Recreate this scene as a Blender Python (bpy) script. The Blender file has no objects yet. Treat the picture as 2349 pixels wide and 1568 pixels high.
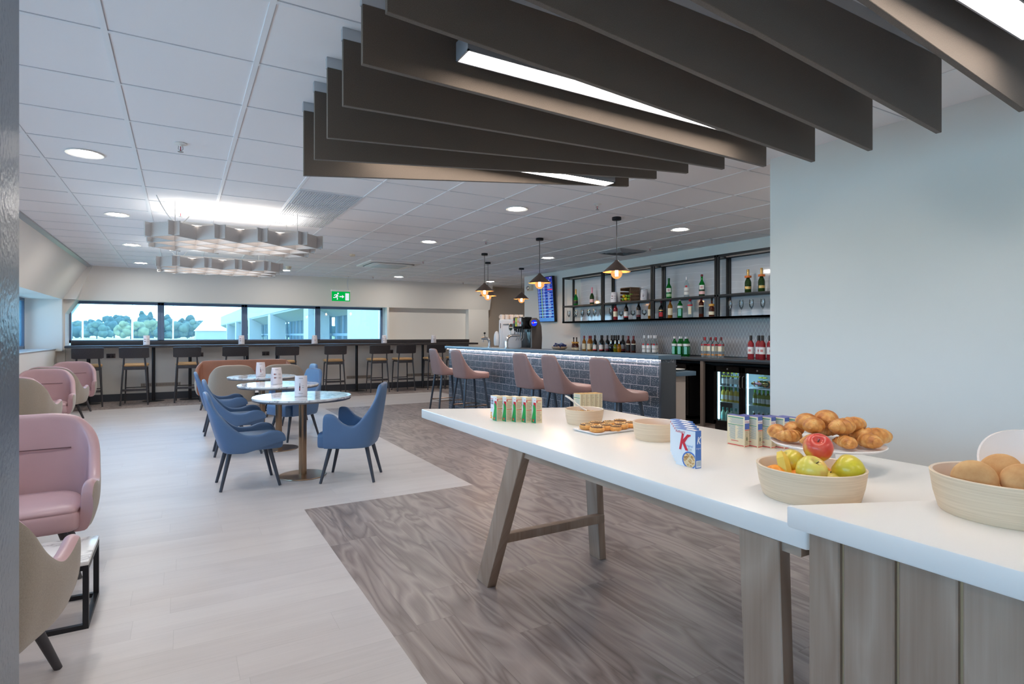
import bpy, bmesh, math, random
from mathutils import Vector, Matrix
random.seed(7)
R = math.radians
S = bpy.context.scene
COL = S.collection

# ------------------------------------------------------------------ camera, world, exposure
F_PX, THETA, HOR, EYE = 1310.0, 0.52575, 766.67, 1.31
CEIL = 2.62
cd = bpy.data.cameras.new('camera')
cam = bpy.data.objects.new('camera', cd)
COL.objects.link(cam)
cam.location = (0, 0, EYE)
cam.rotation_euler = (math.pi / 2, 0, -THETA)
cd.sensor_fit = 'HORIZONTAL'
cd.sensor_width = 36.0
cd.lens = 36.0 * F_PX / 2349.0
cd.shift_y = -(784.0 - HOR) / 2349.0
cd.clip_start = 0.05
cd.clip_end = 5000
S.camera = cam
S.view_settings.view_transform = 'Standard'
S.view_settings.look = 'None'
S.view_settings.gamma = 1.0
S.view_settings.use_curve_mapping = False
S.view_settings.exposure = 0.0
S.cycles.diffuse_bounces = 10
S.cycles.glossy_bounces = 6
S.cycles.transmission_bounces = 10
S.cycles.transparent_max_bounces = 24
S.cycles.max_bounces = 20
S.cycles.caustics_reflective = False
S.cycles.caustics_refractive = False
S.cycles.sample_clamp_indirect = 6.0

SKY = 10.5
w = bpy.data.worlds.new('world')
S.world = w
w.use_nodes = True
nt = w.node_tree
nt.nodes.clear()
out = nt.nodes.new('ShaderNodeOutputWorld')
bg = nt.nodes.new('ShaderNodeBackground')
tc = nt.nodes.new('ShaderNodeTexCoord')
sep = nt.nodes.new('ShaderNodeSeparateXYZ')
rmp = nt.nodes.new('ShaderNodeValToRGB')
nz = nt.nodes.new('ShaderNodeTexNoise')
nz.inputs['Scale'].default_value = 3.0
nz.inputs['Detail'].default_value = 4
mx = nt.nodes.new('ShaderNodeMix'); mx.data_type = 'RGBA'; mx.blend_type = 'MIX'
rmp.color_ramp.elements[0].position = 0.0
rmp.color_ramp.elements[0].color = (0.48, 0.77, 1.0, 1)
rmp.color_ramp.elements[1].position = 0.3
rmp.color_ramp.elements[1].color = (0.26, 0.58, 1.0, 1)
nt.links.new(tc.outputs['Generated'], sep.inputs[0])
nt.links.new(sep.outputs['Z'], rmp.inputs[0])
nt.links.new(tc.outputs['Generated'], nz.inputs['Vector'])
rm2 = nt.nodes.new('ShaderNodeMapRange')
rm2.inputs['From Min'].default_value = 0.5; rm2.inputs['From Max'].default_value = 0.7
rm2.inputs['To Max'].default_value = 0.45
nt.links.new(nz.outputs['Fac'], rm2.inputs['Value'])
nt.links.new(rm2.outputs[0], mx.inputs['Factor'])
nt.links.new(rmp.outputs[0], mx.inputs['A'])
mx.inputs['B'].default_value = (0.95, 0.98, 1.0, 1)
nt.links.new(mx.outputs['Result'], bg.inputs['Color'])
bg.inputs['Strength'].default_value = SKY
nt.links.new(bg.outputs[0], out.inputs[0])

def area_light(name, loc, sx, sy, power, color=(1, 1, 1), rot=(0, 0, 0), shape='RECTANGLE', parent=None, spread=None):
    l = bpy.data.lights.new(name, 'AREA')
    l.shape = shape
    l.size = sx
    if shape in ('RECTANGLE', 'ELLIPSE'):
        l.size_y = sy
    l.energy = power
    l.color = color
    if spread is not None:
        l.spread = spread
    o = bpy.data.objects.new(name, l)
    COL.objects.link(o)
    o.location = loc
    o.rotation_euler = rot
    if parent is not None:
        o.parent = parent
    return o

def portal(name, loc, sx, sy, rot):
    o = area_light(name, loc, sx, sy, 1.0, rot=rot)
    o.data.cycles.is_portal = True
    return o
# daylight portals in the window openings (they emit nothing, they steer the sky sampling)
portal('window_portal', (-2.40, 5.3, 1.5), 0.92, 16.2, (0, R(-90), 0))
portal('window_portal', (1.25, 13.95, 1.55), 6.2, 0.8, (R(-90), 0, 0))

# ------------------------------------------------------------------ helpers
class MB:
    def __init__(self):
        self.bm = bmesh.new()
    def _bev(self, verts, bev, seg=2):
        es = set()
        for v in verts:
            for e in v.link_edges:
                es.add(e)
        bmesh.ops.bevel(self.bm, geom=list(es), offset=bev, segments=seg, affect='EDGES', profile=0.5)
    def hexa(self, p, bev=0, seg=2):
        """8 points: bottom 4 ccw, top 4 ccw"""
        v = [self.bm.verts.new(q) for q in p]
        for f in ((3, 2, 1, 0), (4, 5, 6, 7), (0, 1, 5, 4), (1, 2, 6, 5), (2, 3, 7, 6), (3, 0, 4, 7)):
            self.bm.faces.new([v[i] for i in f])
        if bev:
            self._bev(v, bev, seg)
        return self
    def box(self, x0, x1, y0, y1, z0, z1, bev=0, seg=2):
        return self.hexa([(x0, y0, z0), (x1, y0, z0), (x1, y1, z0), (x0, y1, z0),
                          (x0, y0, z1), (x1, y0, z1), (x1, y1, z1), (x0, y1, z1)], bev, seg)
    def prism(self, poly, a0, a1, axis='z', bev=0, seg=2):
        """poly: 2D points; extruded along axis. axis z: (x,y); y: (x,z); x: (y,z)"""
        def P(q, a):
            return {'z': (q[0], q[1], a), 'y': (q[0], a, q[1]), 'x': (a, q[0], q[1])}[axis]
        b = [self.bm.verts.new(P(q, a0)) for q in poly]
        t = [self.bm.verts.new(P(q, a1)) for q in poly]
        n = len(poly)
        fs = [self.bm.faces.new(b[::-1]), self.bm.faces.new(t)]
        for i in range(n):
            fs.append(self.bm.faces.new([b[i], b[(i + 1) % n], t[(i + 1) % n], t[i]]))
        if bev:
            self._bev(b + t, bev, seg)
        return self
    def face(self, pts):
        self.bm.faces.new([self.bm.verts.new(p) for p in pts])
        return self
    def lathe(self, prof, seg=24, c=(0, 0, 0), axis=None, sy=1.0):
        """prof [(r,z)...] revolved round z through c"""
        rings = []
        for r, z in prof:
            if r < 1e-6:
                rings.append([self.bm.verts.new((c[0], c[1], c[2] + z))])
            else:
                rings.append([self.bm.verts.new((c[0] + r * math.cos(2 * math.pi * k / seg),
                                                 c[1] + sy * r * math.sin(2 * math.pi * k / seg), c[2] + z)) for k in range(seg)])
        for a, b in zip(rings, rings[1:]):
            for k in range(seg):
                k2 = (k + 1) % seg
                if len(a) == 1 and len(b) == 1:
                    continue
                if len(a) == 1:
                    self.bm.faces.new([a[0], b[k2], b[k]][::-1])
                elif len(b) == 1:
                    self.bm.faces.new([a[k], a[k2], b[0]])
                else:
                    self.bm.faces.new([a[k], a[k2], b[k2], b[k]])
        return self
    def cyl(self, p0, p1, r0, r1=None, seg=16):
        return self.tube([p0, p1], [r0, r0 if r1 is None else r1], seg)
    def tube(self, pts, r, seg=12, cap=True, closed=False):
        pts = [Vector(p) for p in pts]
        n = len(pts)
        rs = r if isinstance(r, (list, tuple)) else [r] * n
        rings = []
        prev = None
        for i, p in enumerate(pts):
            if closed:
                t = (pts[(i + 1) % n] - pts[i - 1])
            else:
                t = (pts[min(i + 1, n - 1)] - pts[max(i - 1, 0)])
            t.normalize()
            if prev is None:
                a = Vector((0, 0, 1)) if abs(t.z) < 0.9 else Vector((1, 0, 0))
                u = t.cross(a).normalized()
            else:
                u = (prev - t * prev.dot(t)).normalized()
            prev = u
            vv = t.cross(u)
            rings.append([self.bm.verts.new(p + (u * math.cos(2 * math.pi * k / seg) + vv * math.sin(2 * math.pi * k / seg)) * rs[i]) for k in range(seg)])
        m = n if closed else n - 1
        for i in range(m):
            a, b = rings[i], rings[(i + 1) % n]
            for k in range(seg):
                k2 = (k + 1) % seg
                self.bm.faces.new([a[k], a[k2], b[k2], b[k]])
        if cap and not closed:
            self.bm.faces.new(rings[0][::-1])
            self.bm.faces.new(rings[-1])
        return self
    def sheet(self, rows, closed_u=False, closed_v=False):
        """rows: list of lists of points"""
        g = [[self.bm.verts.new(p) for p in row] for row in rows]
        nu, nv = len(g), len(g[0])
        for i in range(nu if closed_u else nu - 1):
            for j in range(nv if closed_v else nv - 1):
                a, b, c_, d = g[i][j], g[i][(j + 1) % nv], g[(i + 1) % nu][(j + 1) % nv], g[(i + 1) % nu][j]
                try:
                    self.bm.faces.new([a, b, c_, d])
                except ValueError:
                    pass
        return g
    def pad(self, outline, levels):
        """outline: closed list of (x,y); levels: [(scale_inset, z)...] bottom to top; capped both ends"""
        cx = sum(p[0] for p in outline) / len(outline)
        cy = sum(p[1] for p in outline) / len(outline)
        rings = []
        for ins, z in levels:
            ring = []
            for x, y in outline:
                dx, dy = x - cx, y - cy
                L = math.hypot(dx, dy)
                k = max(0.0, (L - ins)) / L if L > 1e-9 else 0
                ring.append(self.bm.verts.new((cx + dx * k, cy + dy * k, z)))
            rings.append(ring)
        n = len(outline)
        for a, b in zip(rings, rings[1:]):
            for i in range(n):
                self.bm.faces.new([a[i], a[(i + 1) % n], b[(i + 1) % n], b[i]])
        self.bm.faces.new(rings[0][::-1])
        self.bm.faces.new(rings[-1])
        return self
    def xform(self, M):
        bmesh.ops.transform(self.bm, matrix=M, verts=self.bm.verts)
        return self
    def build(self, name, mat=None, parent=None, loc=None, rz=0.0, angle=35, flat=False, rot=None, recalc=True):
        bm = self.bm
        bmesh.ops.remove_doubles(bm, verts=bm.verts, dist=1e-6)
        if recalc:
            bmesh.ops.recalc_face_normals(bm, faces=bm.faces)
        me = bpy.data.meshes.new(name)
        bm.to_mesh(me)
        bm.free()
        if not flat:
            me.polygons.foreach_set('use_smooth', [True] * len(me.polygons))
            try:
                me.set_sharp_from_angle(angle=R(angle))
            except Exception:
                pass
        if mat is not None:
            me.materials.append(mat)
        o = bpy.data.objects.new(name, me)
        COL.objects.link(o)
        if parent is not None:
            o.parent = parent
        if loc is not None:
            o.location = loc
        if rot is not None:
            o.rotation_euler = rot
        elif rz:
            o.rotation_euler = (0, 0, rz)
        return o

def tag(o, label, cat, group=None, kind=None):
    o['label'] = label
    o['category'] = cat
    if group:
        o['group'] = group
    if kind:
        o['kind'] = kind
    return o

def thing(name, label, cat, loc=(0, 0, 0), rz=0.0, group=None):
    o = bpy.data.objects.new(name, None)
    o.empty_display_size = 0.1
    COL.objects.link(o)
    o.location = loc
    o.rotation_euler = (0, 0, rz)
    return tag(o, label, cat, group)

def struct(o):
    o['kind'] = 'structure'
    return o

def dup(root, loc, rz=0.0, label=None, group=None, rot=None, scale=None):
    r = root.copy()
    COL.objects.link(r)
    r.location = loc
    r.rotation_euler = rot if rot is not None else (0, 0, rz)
    if scale:
        r.scale = scale
    if label:
        r['label'] = label
    if group:
        r['group'] = group
    for ch in list(root.children):
        c = ch.copy()
        COL.objects.link(c)
        c.parent = r
        for g in ch.children:
            d = g.copy()
            COL.objects.link(d)
            d.parent = c
    return r

def text_mesh(name, body, size, mat, parent=None, loc=(0, 0, 0), rot=(0, 0, 0), align='CENTER', shear=0.0, extrude=0.0, bold=0.0, sx=1.0):
    cu = bpy.data.curves.new(name, 'FONT')
    cu.body = body
    cu.size = size
    cu.align_x = align
    cu.align_y = 'CENTER'
    cu.shear = shear
    cu.extrude = extrude
    cu.offset = bold
    cu.resolution_u = 3
    t = bpy.data.objects.new(name, cu)
    COL.objects.link(t)
    bpy.context.view_layer.update()
    dg = bpy.context.evaluated_depsgraph_get()
    me = bpy.data.meshes.new_from_object(t.evaluated_get(dg))
    bpy.data.objects.remove(t)
    bpy.data.curves.remove(cu)
    me.name = name
    me.materials.clear()
    me.materials.append(mat)
    o = bpy.data.objects.new(name, me)
    COL.objects.link(o)
    o.location = loc
    o.rotation_euler = rot
    o.scale = (sx, 1, 1)
    if parent is not None:
        o.parent = parent
    return o

# ------------------------------------------------------------------ materials
MATS = {}
def lin(c):
    return tuple((x / 12.92 if x <= 0.04045 else ((x + 0.055) / 1.055) ** 2.4) for x in (v / 255.0 for v in c)) + (1.0,)

def mat(name, rgb, rough=0.5, metal=0.0, spec=0.5, coat=0.0, emit=None, estr=0.0, noise=None, bump=None, trans=0.0, ior=1.45, alpha=1.0, sheen=0.0):
    """rgb in sRGB 0-255.  noise=(scale, amount, (sx,sy,sz)); bump=(scale, strength)"""
    if name in MATS:
        return MATS[name]
    m = bpy.data.materials.new(name)
    m.use_nodes = True
    t = m.node_tree
    b = t.nodes['Principled BSDF']
    c = lin(rgb)
    b.inputs['Base Color'].default_value = c
    b.inputs['Roughness'].default_value = rough
    b.inputs['Metallic'].default_value = metal
    b.inputs['Specular IOR Level'].default_value = spec
    b.inputs['Coat Weight'].default_value = coat
    b.inputs['Coat Roughness'].default_value = 0.08
    b.inputs['IOR'].default_value = ior
    b.inputs['Transmission Weight'].default_value = trans
    b.inputs['Alpha'].default_value = alpha
    b.inputs['Sheen Weight'].default_value = sheen
    if emit is not None:
        b.inputs['Emission Color'].default_value = lin(emit)
        b.inputs['Emission Strength'].default_value = estr
    if noise or bump:
        tcn = t.nodes.new('ShaderNodeTexCoord')
    if noise:
        sc, am, st = (list(noise) + [(1, 1, 1)])[:3]
        mp = t.nodes.new('ShaderNodeMapping')
        mp.inputs['Scale'].default_value = st
        n = t.nodes.new('ShaderNodeTexNoise')
        n.inputs['Scale'].default_value = sc
        n.inputs['Detail'].default_value = 4
        t.links.new(tcn.outputs['Object'], mp.inputs[0])
        t.links.new(mp.outputs[0], n.inputs['Vector'])
        mr = t.nodes.new('ShaderNodeMapRange')
        mr.inputs['From Min'].default_value = 0.25
        mr.inputs['From Max'].default_value = 0.75
        mr.inputs['To Min'].default_value = 1 - am
        mr.inputs['To Max'].default_value = 1 + am
        t.links.new(n.outputs['Fac'], mr.inputs['Value'])
        mm = t.nodes.new('ShaderNodeVectorMath'); mm.operation = 'SCALE'
        mm.inputs[0].default_value = c[:3]
        t.links.new(mr.outputs[0], mm.inputs['Scale'])
        t.links.new(mm.outputs[0], b.inputs['Base Color'])
    if bump:
        n2 = t.nodes.new('ShaderNodeTexNoise')
        n2.inputs['Scale'].default_value = bump[0]
        n2.inputs['Detail'].default_value = 3
        t.links.new(tcn.outputs['Object'], n2.inputs['Vector'])
        bp = t.nodes.new('ShaderNodeBump')
        bp.inputs['Strength'].default_value = bump[1]
        bp.inputs['Distance'].default_value = 0.002
        t.links.new(n2.outputs['Fac'], bp.inputs['Height'])
        t.links.new(bp.outputs[0], b.inputs['Normal'])
    MATS[name] = m
    return m

def emis(name, rgb, strength):
    if name in MATS:
        return MATS[name]
    m = bpy.data.materials.new(name)
    m.use_nodes = True
    t = m.node_tree
    t.nodes.clear()
    o = t.nodes.new('ShaderNodeOutputMaterial')
    e = t.nodes.new('ShaderNodeEmission')
    e.inputs[0].default_value = lin(rgb)
    e.inputs[1].default_value = strength
    t.links.new(e.outputs[0], o.inputs[0])
    MATS[name] = m
    return m

def clear_glass(name, tint=(255, 255, 255), gloss=0.08, haze=None, hz=0.0, rough=0.02):
    """thin pane or thin-walled glass: mostly see-through with a mirror share that grows at grazing angles"""
    if name in MATS:
        return MATS[name]
    m = bpy.data.materials.new(name)
    m.use_nodes = True
    t = m.node_tree
    t.nodes.clear()
    o = t.nodes.new('ShaderNodeOutputMaterial')
    tr = t.nodes.new('ShaderNodeBsdfTransparent')
    tr.inputs[0].default_value = lin(tint)
    gl = t.nodes.new('ShaderNodeBsdfGlossy')
    gl.inputs['Roughness'].default_value = rough
    fr = t.nodes.new('ShaderNodeFresnel')
    fr.inputs[0].default_value = 1.5
    mt = t.nodes.new('ShaderNodeMath'); mt.operation = 'MULTIPLY'; mt.inputs[1].default_value = gloss / 0.04
    mt.use_clamp = True
    t.links.new(fr.outputs[0], mt.inputs[0])
    mxs = t.nodes.new('ShaderNodeMixShader')
    t.links.new(mt.outputs[0], mxs.inputs[0])
    t.links.new(tr.outputs[0], mxs.inputs[1])
    t.links.new(gl.outputs[0], mxs.inputs[2])
    last = mxs
    if haze is not None:
        df = t.nodes.new('ShaderNodeBsdfTranslucent')
        df.inputs[0].default_value = lin(haze)
        m2 = t.nodes.new('ShaderNodeMixShader')
        m2.inputs[0].default_value = hz
        t.links.new(last.outputs[0], m2.inputs[1])
        t.links.new(df.outputs[0], m2.inputs[2])
        last = m2
    t.links.new(last.outputs[0], o.inputs[0])
    MATS[name] = m
    return m

class NT:
    """small node-building helper"""
    def __init__(self, name, rough=0.4, spec=0.5):
        self.m = bpy.data.materials.new(name)
        self.m.use_nodes = True
        self.t = self.m.node_tree
        self.b = self.t.nodes['Principled BSDF']
        self.b.inputs['Roughness'].default_value = rough
        self.b.inputs['Specular IOR Level'].default_value = spec
        self.tc = self.t.nodes.new('ShaderNodeTexCoord')
        MATS[name] = self.m
    def n(self, typ, **k):
        x = self.t.nodes.new(typ)
        for a, b in k.items():
            setattr(x, a, b)
        return x
    def l(self, a, b):
        self.t.links.new(a, b)
    def math(self, op, a, b=None, c=None):
        x = self.n('ShaderNodeMath', operation=op)
        for i, v in enumerate((a, b, c)):
            if v is None:
                continue
            if isinstance(v, (int, float)):
                x.inputs[i].default_value = v
            else:
                self.l(v, x.inputs[i])
        return x.outputs[0]
    def comb(self, x, y, z):
        k = self.n('ShaderNodeCombineXYZ')
        for i, v in enumerate((x, y, z)):
            if isinstance(v, (int, float)):
                k.inputs[i].default_value = v
            else:
                self.l(v, k.inputs[i])
        return k.outputs[0]
    def noise(self, vec, scale, detail=3, rough=0.5, dist=0.0):
        k = self.n('ShaderNodeTexNoise')
        k.inputs['Scale'].default_value = scale
        k.inputs['Detail'].default_value = detail
        k.inputs['Roughness'].default_value = rough
        k.inputs['Distortion'].default_value = dist
        self.l(vec, k.inputs['Vector'])
        return k.outputs['Fac']
    def ramp(self, fac, stops):
        k = self.n('ShaderNodeValToRGB')
        el = k.color_ramp.elements
        while len(el) < len(stops):
            el.new(0.5)
        for e, (p, c) in zip(el, stops):
            e.position = p
            e.color = lin(c)
        self.l(fac, k.inputs[0])
        return k.outputs[0]
    def mix(self, fac, a, b, blend='MIX'):
        k = self.n('ShaderNodeMix', data_type='RGBA', blend_type=blend)
        for s_, v in (('Factor', fac), ('A', a), ('B', b)):
            sock = [i for i in k.inputs if i.name == s_ and i.enabled][0]
            if isinstance(v, (int, float)):
                sock.default_value = v
            elif isinstance(v, tuple):
                sock.default_value = lin(v)
            else:
                self.l(v, sock)
        return [o for o in k.outputs if o.enabled][0]

def wood_planks(name, along, pw, plen, cols, rough, grain_amt, rings, seam=0.25, spec=0.5, obj=True):
    """planks of width pw and length plen lying along axis 'x' or 'y' (or 'z' for upright boards)"""
    k = NT(name, rough, spec)
    sp = k.n('ShaderNodeSeparateXYZ')
    k.l(k.tc.outputs['Object'], sp.inputs[0])
    X, Y, Z = sp.outputs
    if along == 'x':
        u, v = X, Y
    elif along == 'y':
        u, v = Y, X
    else:
        u, v = Z, k.math('ADD', X, Y)
    vi = k.math('FLOOR', k.math('DIVIDE', v, pw))
    wn = k.n('ShaderNodeTexWhiteNoise', noise_dimensions='1D')
    k.l(vi, wn.inputs['W'])
    us = k.math('ADD', k.math('DIVIDE', u, plen), k.math('MULTIPLY', wn.outputs['Value'], 7.31))
    ui = k.math('FLOOR', us)
    wn2 = k.n('ShaderNodeTexWhiteNoise', noise_dimensions='2D')
    k.l(k.comb(vi, ui, 0), wn2.inputs['Vector'])
    pr = wn2.outputs['Value']
    off = k.math('MULTIPLY', pr, 37.0)
    g1 = k.noise(k.comb(k.math('ADD', k.math('MULTIPLY', u, 1.1), off), k.math('ADD', k.math('MULTIPLY', v, 5.5), off), off), 1.0, 2, 0.45, 0.6)
    ring = k.math('PINGPONG', k.math('MULTIPLY', g1, rings), 1.0)
    fine = k.noise(k.comb(k.math('ADD', k.math('MULTIPLY', u, 3.0), off), k.math('MULTIPLY', v, 90.0), off), 1.0, 3, 0.6)
    val = k.math('ADD', k.math('MULTIPLY', ring, grain_amt), k.math('MULTIPLY', fine, 1 - grain_amt))
    big = k.noise(k.comb(k.math('MULTIPLY', u, 0.8), k.math('MULTIPLY', v, 4.0), off), 1.0, 2)
    val = k.math('ADD', k.math('MULTIPLY', val, 0.62), k.math('ADD', k.math('MULTIPLY', big, 0.28), k.math('MULTIPLY', pr, 0.14)))
    c = k.ramp(val, cols)
    fv = k.math('ABSOLUTE', k.math('SUBTRACT', k.math('FRACT', k.math('DIVIDE', v, pw)), 0.5))
    fu = k.math('ABSOLUTE', k.math('SUBTRACT', k.math('FRACT', us), 0.5))
    sm = k.math('MAXIMUM', k.math('GREATER_THAN', fv, 0.5 - 0.0012 / pw), k.math('GREATER_THAN', fu, 0.5 - 0.0012 / plen))
    dark = tuple(int(x * 0.62) for x in cols[0][1])
    c = k.mix(k.math('MULTIPLY', sm, seam), c, dark)
    k.l(c, k.b.inputs['Base Color'])
    rr = k.math('ADD', rough - 0.04, k.math('MULTIPLY', fine, 0.08))
    k.l(rr, k.b.inputs['Roughness'])
    return k.m

M_floor_light = wood_planks('pale_plank_floor', 'x', 0.184, 1.22, [(0.1, (182, 176, 175)), (0.5, (198, 192, 191)), (0.9, (209, 204, 202))], 0.40, 0.30, 5, 0.2, spec=0.35)
M_floor_dark = wood_planks('grey_oak_plank_floor', 'y', 0.184, 1.22, [(0.14, (96, 86, 84)), (0.36, (132, 120, 117)), (0.60, (156, 144, 140)), (0.9, (176, 164, 159))], 0.38, 0.58, 15, 0.3, spec=0.4)
M_oak = wood_planks('limed_oak', 'z', 5.0, 9.0, [(0.1, (128, 103, 86)), (0.45, (154, 130, 112)), (0.8, (176, 155, 138))], 0.5, 0.45, 9, 0.0)
M_oak_y = wood_planks('limed_oak_rail', 'y', 5.0, 9.0, [(0.1, (128, 103, 86)), (0.45, (154, 130, 112)), (0.8, (176, 155, 138))], 0.5, 0.4, 8, 0.0)
M_wall = mat('painted_wall_warm', (232, 228, 222), 0.75, bump=(180, 0.05))
M_wall_r = mat('painted_wall_cool', (224, 226, 224), 0.7, bump=(180, 0.05))
M_ceil = mat('ceiling_tile_white', (244, 243, 246), 0.85, bump=(300, 0.06))
M_grid = mat('ceiling_grid_white', (240, 242, 246), 0.5)
M_white = mat('white_laminate', (238, 233, 228), 0.28)
M_whitepl = mat('white_plastic', (238, 236, 232), 0.4)
M_paper = mat('white_card', (224, 219, 226), 0.6)
M_darkgrey = mat('dark_grey_skirting', (72, 76, 84), 0.45)
M_black = mat('black_metal', (38, 38, 42), 0.4, 0.3)
M_blackpl = mat('black_plastic', (22, 22, 24), 0.35)
M_blackgloss = mat('black_gloss', (12, 12, 13), 0.12)
M_frame = mat('window_frame_blue_grey', (104, 124, 152), 0.4)
M_chrome = mat('chrome', (225, 225, 228), 0.12, 1.0)
M_steel = mat('brushed_steel', (175, 176, 178), 0.32, 1.0)
M_bronze = mat('brushed_bronze', (158, 134, 112), 0.28, 1.0)
M_felt_dark = mat('dark_grey_felt', (98, 88, 80), 0.95, spec=0.1, noise=(420, 0.35), bump=(500, 0.3), sheen=0.2)
M_felt_light = mat('light_grey_felt', (186, 182, 180), 0.95, spec=0.1, noise=(300, 0.12), sheen=0.2)
M_blue = mat('blue_leather', (84, 113, 150), 0.42, noise=(6, 0.05), bump=(260, 0.08))
M_pink = mat('pink_leather', (192, 158, 162), 0.38, noise=(5, 0.04), bump=(260, 0.06))
M_fabric = mat('taupe_woven_fabric', (158, 147, 135), 0.9, spec=0.1, noise=(260, 0.14), bump=(400, 0.2), sheen=0.3)
M_tan = mat('tan_leather', (186, 148, 104), 0.45, noise=(8, 0.08))
M_brown = mat('brown_leather', (160, 112, 92), 0.4, noise=(6, 0.08))
M_stoolL = mat('dusky_rose_leather', (146, 116, 112), 0.4, noise=(6, 0.05), bump=(260, 0.05))
M_legdark = mat('dark_stained_wood', (66, 64, 68), 0.45, noise=(30, 0.15, (1, 1, 0.1)))
M_walnut = mat('black_stained_ash', (60, 56, 58), 0.42, noise=(14, 0.3, (0.6, 4, 10)))
M_led = emis('led_panel', (255, 250, 240), 6.0)
M_ledstrip = emis('led_strip', (255, 236, 222), 14.0)
# ------------------------------------------------------------------ floor, ceiling, walls
def rects(rs, z, up=True):
    b = MB()
    for x0, x1, y0, y1 in rs:
        p = [(x0, y0, z), (x1, y0, z), (x1, y1, z), (x0, y1, z)]
        b.face(p if up else p[::-1])
    return b
XL, XR, YB = -2.9, 10.0, -3.0
def slab(rs, z0, z1):
    b = MB()
    for x0, x1, y0, y1 in rs:
        b.box(x0, x1, y0, y1, z0, z1)
    return b
struct(slab([(XL, 0.80, YB, 4.48), (XL, 2.20, 4.48, 10.35), (XL, 5.10, 10.35, 12.17)], -0.1, 0).build('floor', M_floor_light, flat=True))
struct(slab([(0.80, XR, YB, 4.48), (2.20, XR, 4.48, 10.35), (5.10, XR, 10.35, 12.17), (XL, XR, 12.17, 14.3)], -0.1, 0).build('floor', M_floor_dark, flat=True))
ceil = struct(slab([(XL, XR, YB, 14.4)], CEIL, CEIL + 0.12).build('ceiling', M_ceil, flat=True))
GX0, GY0 = -0.2846, 3.0117
g = MB()
for i in range(-3, 18):
    x = GX0 + 0.6 * i
    if -1.5 < x < XR:
        g.box(x - 0.012, x + 0.012, YB, 13.45, CEIL - 0.004, CEIL + 0.002)
for j in range(-11, 18):
    y = GY0 + 0.6 * j
    if YB < y < 13.42:
        g.box(-1.5, XR, y - 0.012, y + 0.012, CEIL - 0.0032, CEIL + 0.002)
struct(g.build('ceiling_grid', M_grid, ceil, flat=True))
# shade beside the bars, painted as narrow grey strips
M_reveal_shade = mat('painted_reveal_shade', (186, 188, 196), 0.8)
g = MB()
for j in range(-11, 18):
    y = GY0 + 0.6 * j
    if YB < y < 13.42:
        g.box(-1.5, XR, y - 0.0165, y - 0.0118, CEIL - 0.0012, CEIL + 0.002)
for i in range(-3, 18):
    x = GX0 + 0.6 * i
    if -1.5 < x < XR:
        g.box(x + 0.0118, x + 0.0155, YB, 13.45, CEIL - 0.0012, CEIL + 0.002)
struct(g.build('ceiling_reveal_shade', M_reveal_shade, ceil, flat=True))

# far wall: canted upper panel, window recess, blind recess and dado
b = MB()
b.prism([(13.42, CEIL + 0.02), (14.3, CEIL + 0.02), (14.3, 1.97), (13.6, 1.97)], -1.75, 7.2, 'x')
b.box(-2.9, -1.9, 13.32, 13.5, 1.0, 2.0)
b.prism([(-2.9, 0), (-1.88, 0), (-1.88, 1.70), (-1.72, 1.97), (-1.72, 2.0), (-2.9, 2.0)], 13.5, 14.3, 'y')
b.box(4.363, 6.57, 13.78, 14.3, 1.0, 1.98)
b.box(4.363, 4.41, 13.6, 13.8, 1.0, 1.98)
b.box(6.57, 7.16, 13.6, 14.3, 0.0, 1.98)
b.box(-1.9, 6.57, 13.6, 14.3, 0.0, 1.10)
struct(b.build('wall_far', M_wall, angle=20))
# left wall: canted upper panel over a window band and low wall
b = MB()
b.prism([(-1.5, CEIL + 0.02), (-2.9, CEIL + 0.02), (-2.9, 1.96), (-1.9, 1.96)], YB, 13.5, 'y')
b.prism([(-1.62, CEIL), (-1.44, CEIL), (-1.70, 1.97), (-1.9, 1.97)], 13.38, 13.6, 'y')
struct(b.build('wall_left_upper', M_wall, angle=20))
b = MB()
b.box(-2.9, -2.0, YB, 13.5, 0, 1.03)
struct(b.build('wall_left', M_wall))
b = MB()
b.box(-2.75, -1.985, YB, 13.5, 1.03, 1.05, 0.004)
struct(b.build('trim_1', mat('pale_grey_sill', (196, 202, 208), 0.3)))
b = MB()
b.prism([(-1.50, CEIL), (-1.47, CEIL), (-1.47, CEIL - 0.02), (-1.535, CEIL - 0.035)], YB, 13.4, 'y')
struct(b.build('trim_2', mat('grey_edge_trim', (168, 172, 176), 0.4)))
# partition on the right, bar wall, return walls
b = MB()
b.box(3.82, 4.02, YB, 2.73, 0, CEIL)
struct(b.build('wall_right', M_wall_r))
b = MB()
b.box(6.78, 7.1, YB, 11.12, 0, CEIL)
struct(b.build('wall_bar', M_wall_r))
b = MB()
b.box(7.1, XR, 13.93, 14.3, 0, CEIL)
b.box(XR - 0.1, XR, 11.0, 14.0, 0, CEIL)
b.box(7.1, XR, 10.9, 11.1, 0, CEIL)
struct(b.build('wall_corner', mat('painted_wall_taupe', (196, 186, 174), 0.75)))
b = MB()
b.box(XL, XR, YB - 0.15, YB, 0, CEIL)
struct(b.build('wall_back', M_wall))
# textured pier beside the camera
k = NT('hammered_grey_wallcovering', 0.32, 0.6)
nn = k.noise(k.tc.outputs['Object'], 60, 2, 0.4)
bp = k.n('ShaderNodeBump'); bp.inputs['Strength'].default_value = 0.9; bp.inputs['Distance'].default_value = 0.004
k.l(nn, bp.inputs['Height']); k.l(bp.outputs[0], k.b.inputs['Normal'])
k.b.inputs['Base Color'].default_value = lin((98, 108, 120))
k.b.inputs['Metallic'].default_value = 0.25
b = MB()
b.box(-0.80, -0.35, 1.30, 1.86, 0, CEIL, 0.003)
struct(b.build('wall_pier', k.m))
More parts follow.
